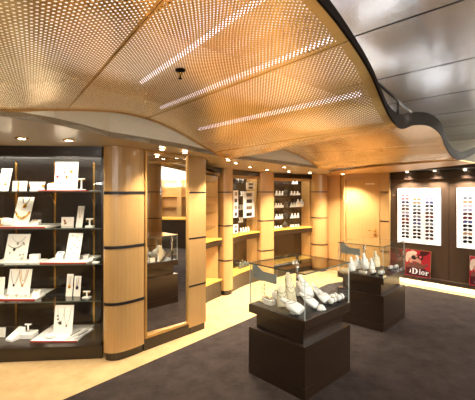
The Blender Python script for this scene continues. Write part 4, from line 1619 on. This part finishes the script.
drape(294.5, 313, .09, .07, .04, .8, 'white fluted shell ornament between the frontmost cream bust and the front corner', 1)
drape(325, 310.5, .09, .08, .045, .7, 'white fluted shell ornament near the right glass face of the nearer case', 2)
for px, py, r, txt in ((335.5, 305.5, .045, 'at the right face of the nearer case'), (342, 302.0, .05, 'at the right corner of the nearer case'), (334, 300.2, .045, 'behind the right corner of the nearer case')):
    p = on_deck(px, py)
    t = thing('bracelet_roll', 'white bracelet roll on black foot ' + txt, 'bracelet roll', (p.x, p.y, ZD), .75, 'bracelet rolls in the nearer case')
    m = MB(); m.box((0, 0, .008), (r * 1.8, r * 1.2, .016), bevel=.003); m.build('foot', 'black', t)
    m = MB(); m.lathe([(r * .35, -r), (r * .62, -r * .8), (r * .55, 0), (r * .62, r * .8), (r * .35, r)], 14); m.xform(Matrix.Translation((0, 0, .016 + r * .6)) @ Matrix.Rotation(PI / 2, 4, 'Y')); m.build('roll', 'white', t)
    m = MB(); m.tube([(0, math.cos(a / 18 * 2 * PI) * r * .6, .016 + r * .6 + math.sin(a / 18 * 2 * PI) * r * .6) for a in range(18)], .004, 6, closed=True); m.build('bracelet', 'silver', t)


def deck_box(px, py, w, d, h, rot, label, group, mat='white', rings=3):
    p = on_deck(px, py)
    t = thing('ring_box', label, 'ring box', (p.x, p.y, ZD), rot, group)
    mb = MB(); mb.box((0, 0, h / 2), (w, d, h), bevel=.003); mb.build('body', mat, t)
    mb = MB(); mb.box((0, 0, h + .001), (w * .8, d * .3, .003)); mb.build('slot', 'black', t)
    for k in range(rings):
        x = (k - (rings - 1) / 2) * w * .26
        mb = MB(); mb.tube([(x + math.cos(a / 12 * 2 * PI) * .010, 0, h + .008 + math.sin(a / 12 * 2 * PI) * .010) for a in range(12)], .0026, 6, closed=True); mb.build('ring', 'silver' if k % 2 else 'gold', t)
    return t


GB = 'ring boxes in the nearer case'
deck_box(269.5, 304.5, .10, .06, .05, .75 + PI / 2, 'white ring box close to the left face of the nearer case', GB)
deck_box(264, 300.5, .07, .05, .035, .75 + PI / 2, 'low white ring box left of its taller neighbour in the nearer case', GB)
deck_box(270, 296.0, .09, .05, .07, .75, 'white ring box set back behind the left face of the nearer case', GB)
p = on_deck(257, 300)
t = thing('filigree_stand', 'ornate pale openwork stand in the left corner of the nearer case', 'stand', (p.x, p.y, ZD), .75)
m = MB(); m.box((0, 0, .006), (.05, .05, .012), bevel=.002); m.build('foot', 'cream', t)
m = MB()
for k in range(4):
    m.tube([(math.cos(a / 16 * 2 * PI) * .02, 0, .035 + k * .042 + math.sin(a / 16 * 2 * PI) * .021) for a in range(16)], .0055, 7, closed=True)
m.build('openwork', 'cream', t)
for px, py, h, txt in ((278, 299.5, .09, 'behind the ring boxes'), (277, 294, .12, 'deepest of the ring stands at the left')):
    p = on_deck(px, py)
    t = thing('ring_cone', 'slim white ring cone %s in the nearer case' % txt, 'ring cone', (p.x, p.y, ZD), 0, 'ring cones in the nearer case')
    m = MB(); m.lathe([(.022, 0), (.022, .006), (.014, .012), (.005, h)], 14); m.build('cone', 'white', t)
    m = MB(); m.tube([(math.cos(a / 12 * 2 * PI) * .0115, math.sin(a / 12 * 2 * PI) * .0115, h * .45) for a in range(12)], .0025, 6, closed=True); m.build('ring', 'gold', t)

# contents of the further case
G2 = 'necklace busts in the further case'
for px, py, h, wd, lab, mat in ((352.5, 271.3, .17, .75, 'white bust at the left end of the further case', 'white'), (358.5, 269.2, .18, .6, 'white bust second from the left end of the further case', 'white'), (365.5, 269.6, .20, .7, 'tallest white bust in the middle of the further case', 'white'),
                               (372.5, 271.6, .16, .6, 'small white bust right of the tallest one in the further case', 'white'), (377, 267.3, .20, .7, 'pale bust behind the right of the further case', 'cream')):
    p = on_deck(px, py)
    bust((p.x, p.y, ZD), .6, h * 1.15, lab, mat, -.15, G2, True, wd, 'silver')
for px, py, r, txt in ((373, 274.6, .04, 'at the front of the further case, beside a twin'), (381.5, 275.5, .045, 'at the front corner of the further case'), (390.5, 270, .04, 'behind the right face of the further case'), (396, 269.2, .04, 'near the far right corner of the further case')):
    p = on_deck(px, py)
    t = thing('bracelet_roll', 'white bracelet roll on black foot ' + txt, 'bracelet roll', (p.x, p.y, ZD), .75, 'bracelet rolls in the further case')
    m = MB(); m.box((0, 0, .008), (r * 1.8, r * 1.2, .016), bevel=.003); m.build('foot', 'black', t)
    m = MB(); m.lathe([(r * .35, -r), (r * .62, -r * .8), (r * .55, 0), (r * .62, r * .8), (r * .35, r)], 14); m.xform(Matrix.Translation((0, 0, .016 + r * .6)) @ Matrix.Rotation(PI / 2, 4, 'Y')); m.build('roll', 'white', t)
    m = MB(); m.tube([(0, math.cos(a / 18 * 2 * PI) * r * .6, .016 + r * .6 + math.sin(a / 18 * 2 * PI) * r * .6) for a in range(18)], .004, 6, closed=True); m.build('bracelet', 'silver', t)
deck_box(363, 272.8, .10, .05, .03, .75 + PI / 2, 'low white ring box at the left face of the further case', 'ring boxes in the further case')

# ------------------------------------------------------------------ sprinkler on the canopy
p = P(182.5, 71.5, 1.0)
# find the canopy above that sight line
best = None
for i in range(NS):
    for j in range(NU):
        w = LC[i] * (1 - j / (NU - 1)) + RC[i] * (j / (NU - 1))
        if w[1] > .3:
            e = abs((w[0] / w[1] * F + CX) - 182.5) + abs(HY - (w[2] - EYE) / w[1] * F - 68.5)
            if best is None or e < best[0]:
                best = (e, w)
w = best[1]
sp = thing('ceiling_sprinkler', 'small bronze sprinkler head hanging from the perforated gold ceiling', 'sprinkler', (w[0], w[1], w[2]))
m = MB(); m.lathe([(.032, .004), (.030, -.008), (.016, -.014)], 18); m.build('escutcheon', 'darkedge', sp)
m = MB(); m.lathe([(.012, -.012), (.012, -.024), (.006, -.03), (.006, -.05)], 12); m.build('body', 'brass', sp)
m = MB(); m.lathe([(.004, -.05), (.013, -.052), (.013, -.055), (.004, -.057)], 12); m.build('deflector', 'darkedge', sp)

# ------------------------------------------------------------------ the other side of the shop, seen in the mirror
t = thing('round_column', 'round wooden column of the opposite shop side, reflected in the mirror', 'column', (2.8, 3.0, 0))
m = MB(); m.lathe([(.19, .09), (.19, 2.69)], 32); m.build('veneer', 'wood', t)
for zb in BANDS:
    m = MB(); m.lathe([(.194, zb - .009), (.194, zb + .009)], 32); m.build('band', 'black', t)
m = MB(); m.lathe([(.17, 0), (.17, .095)], 32); m.build('plinth', 'brown', t)
m = MB()
n = 30
va = [(2.35 + 1.0 * k / n, .9 + 3.3 * k / n, 2.50 + .09 * math.sin(k / n * 13)) for k in range(n + 1)]
pr = []
for x, y, z in va:
    pr.append([m.bm.verts.new(q_) for q_ in ((x, y, z), (x + .02, y, z), (x + .02, y, z + .10), (x, y, z + .10))])
for A, B in zip(pr, pr[1:]):
    for k in range(4):
        m.bm.faces.new((A[k], A[(k + 1) % 4], B[(k + 1) % 4], B[k]))
m.bm.faces.new(pr[0]); m.bm.faces.new(pr[-1][::-1])
for k in (3, 15, 27):
    m.tube([(va[k][0] + .01, va[k][1], va[k][2] + .09), (va[k][0] + .01, va[k][1], 2.7)], .006, 6)
struct(m.build('ceiling_wave_valance', 'darkedge'))
t = thing('shop_counter', 'long yellow-topped counter of the opposite shop side, reflected in the mirror', 'counter', (6.3, 3.6, 0), PI / 2)
m = MB(); m.box((0, 0, .45), (3.6, .6, .9)); m.build('body', 'brown', t)
m = MB(); m.box((0, 0, .925), (3.7, .7, .05)); m.build('counter_top', 'yellow', t)
m = MB(); m.box((0, .0, 1.12), (3.4, .5, .34)); m.build('glass_box', 'glass', t)
t = thing('wall_cabinet', 'lit wooden wall cabinet behind the opposite counter, reflected in the mirror', 'cabinet', (8.3, 3.6, 0), PI / 2)
m = MB(); m.box((0, -.02, 1.1), (5.0, .04, 2.2)); m.build('back_panel', 'wood', t)
for x in (-2.0, -1.2, -.4, .4, 1.2, 2.0):
    m = MB(); m.box((x, .17, 1.1), (.16, .3, 2.2)); m.build('upright', 'brown' if x in (-.4, 1.2) else 'wood', t)
for z in (.8, 1.2, 1.6):
    m = MB(); m.box((0, .14, z), (4.8, .24, .02)); m.build('shelf', 'yellow', t)
area_light('wall_cabinet_led', (7.7, 3.6, 2.3), .2, 4.5, 60, WARM)
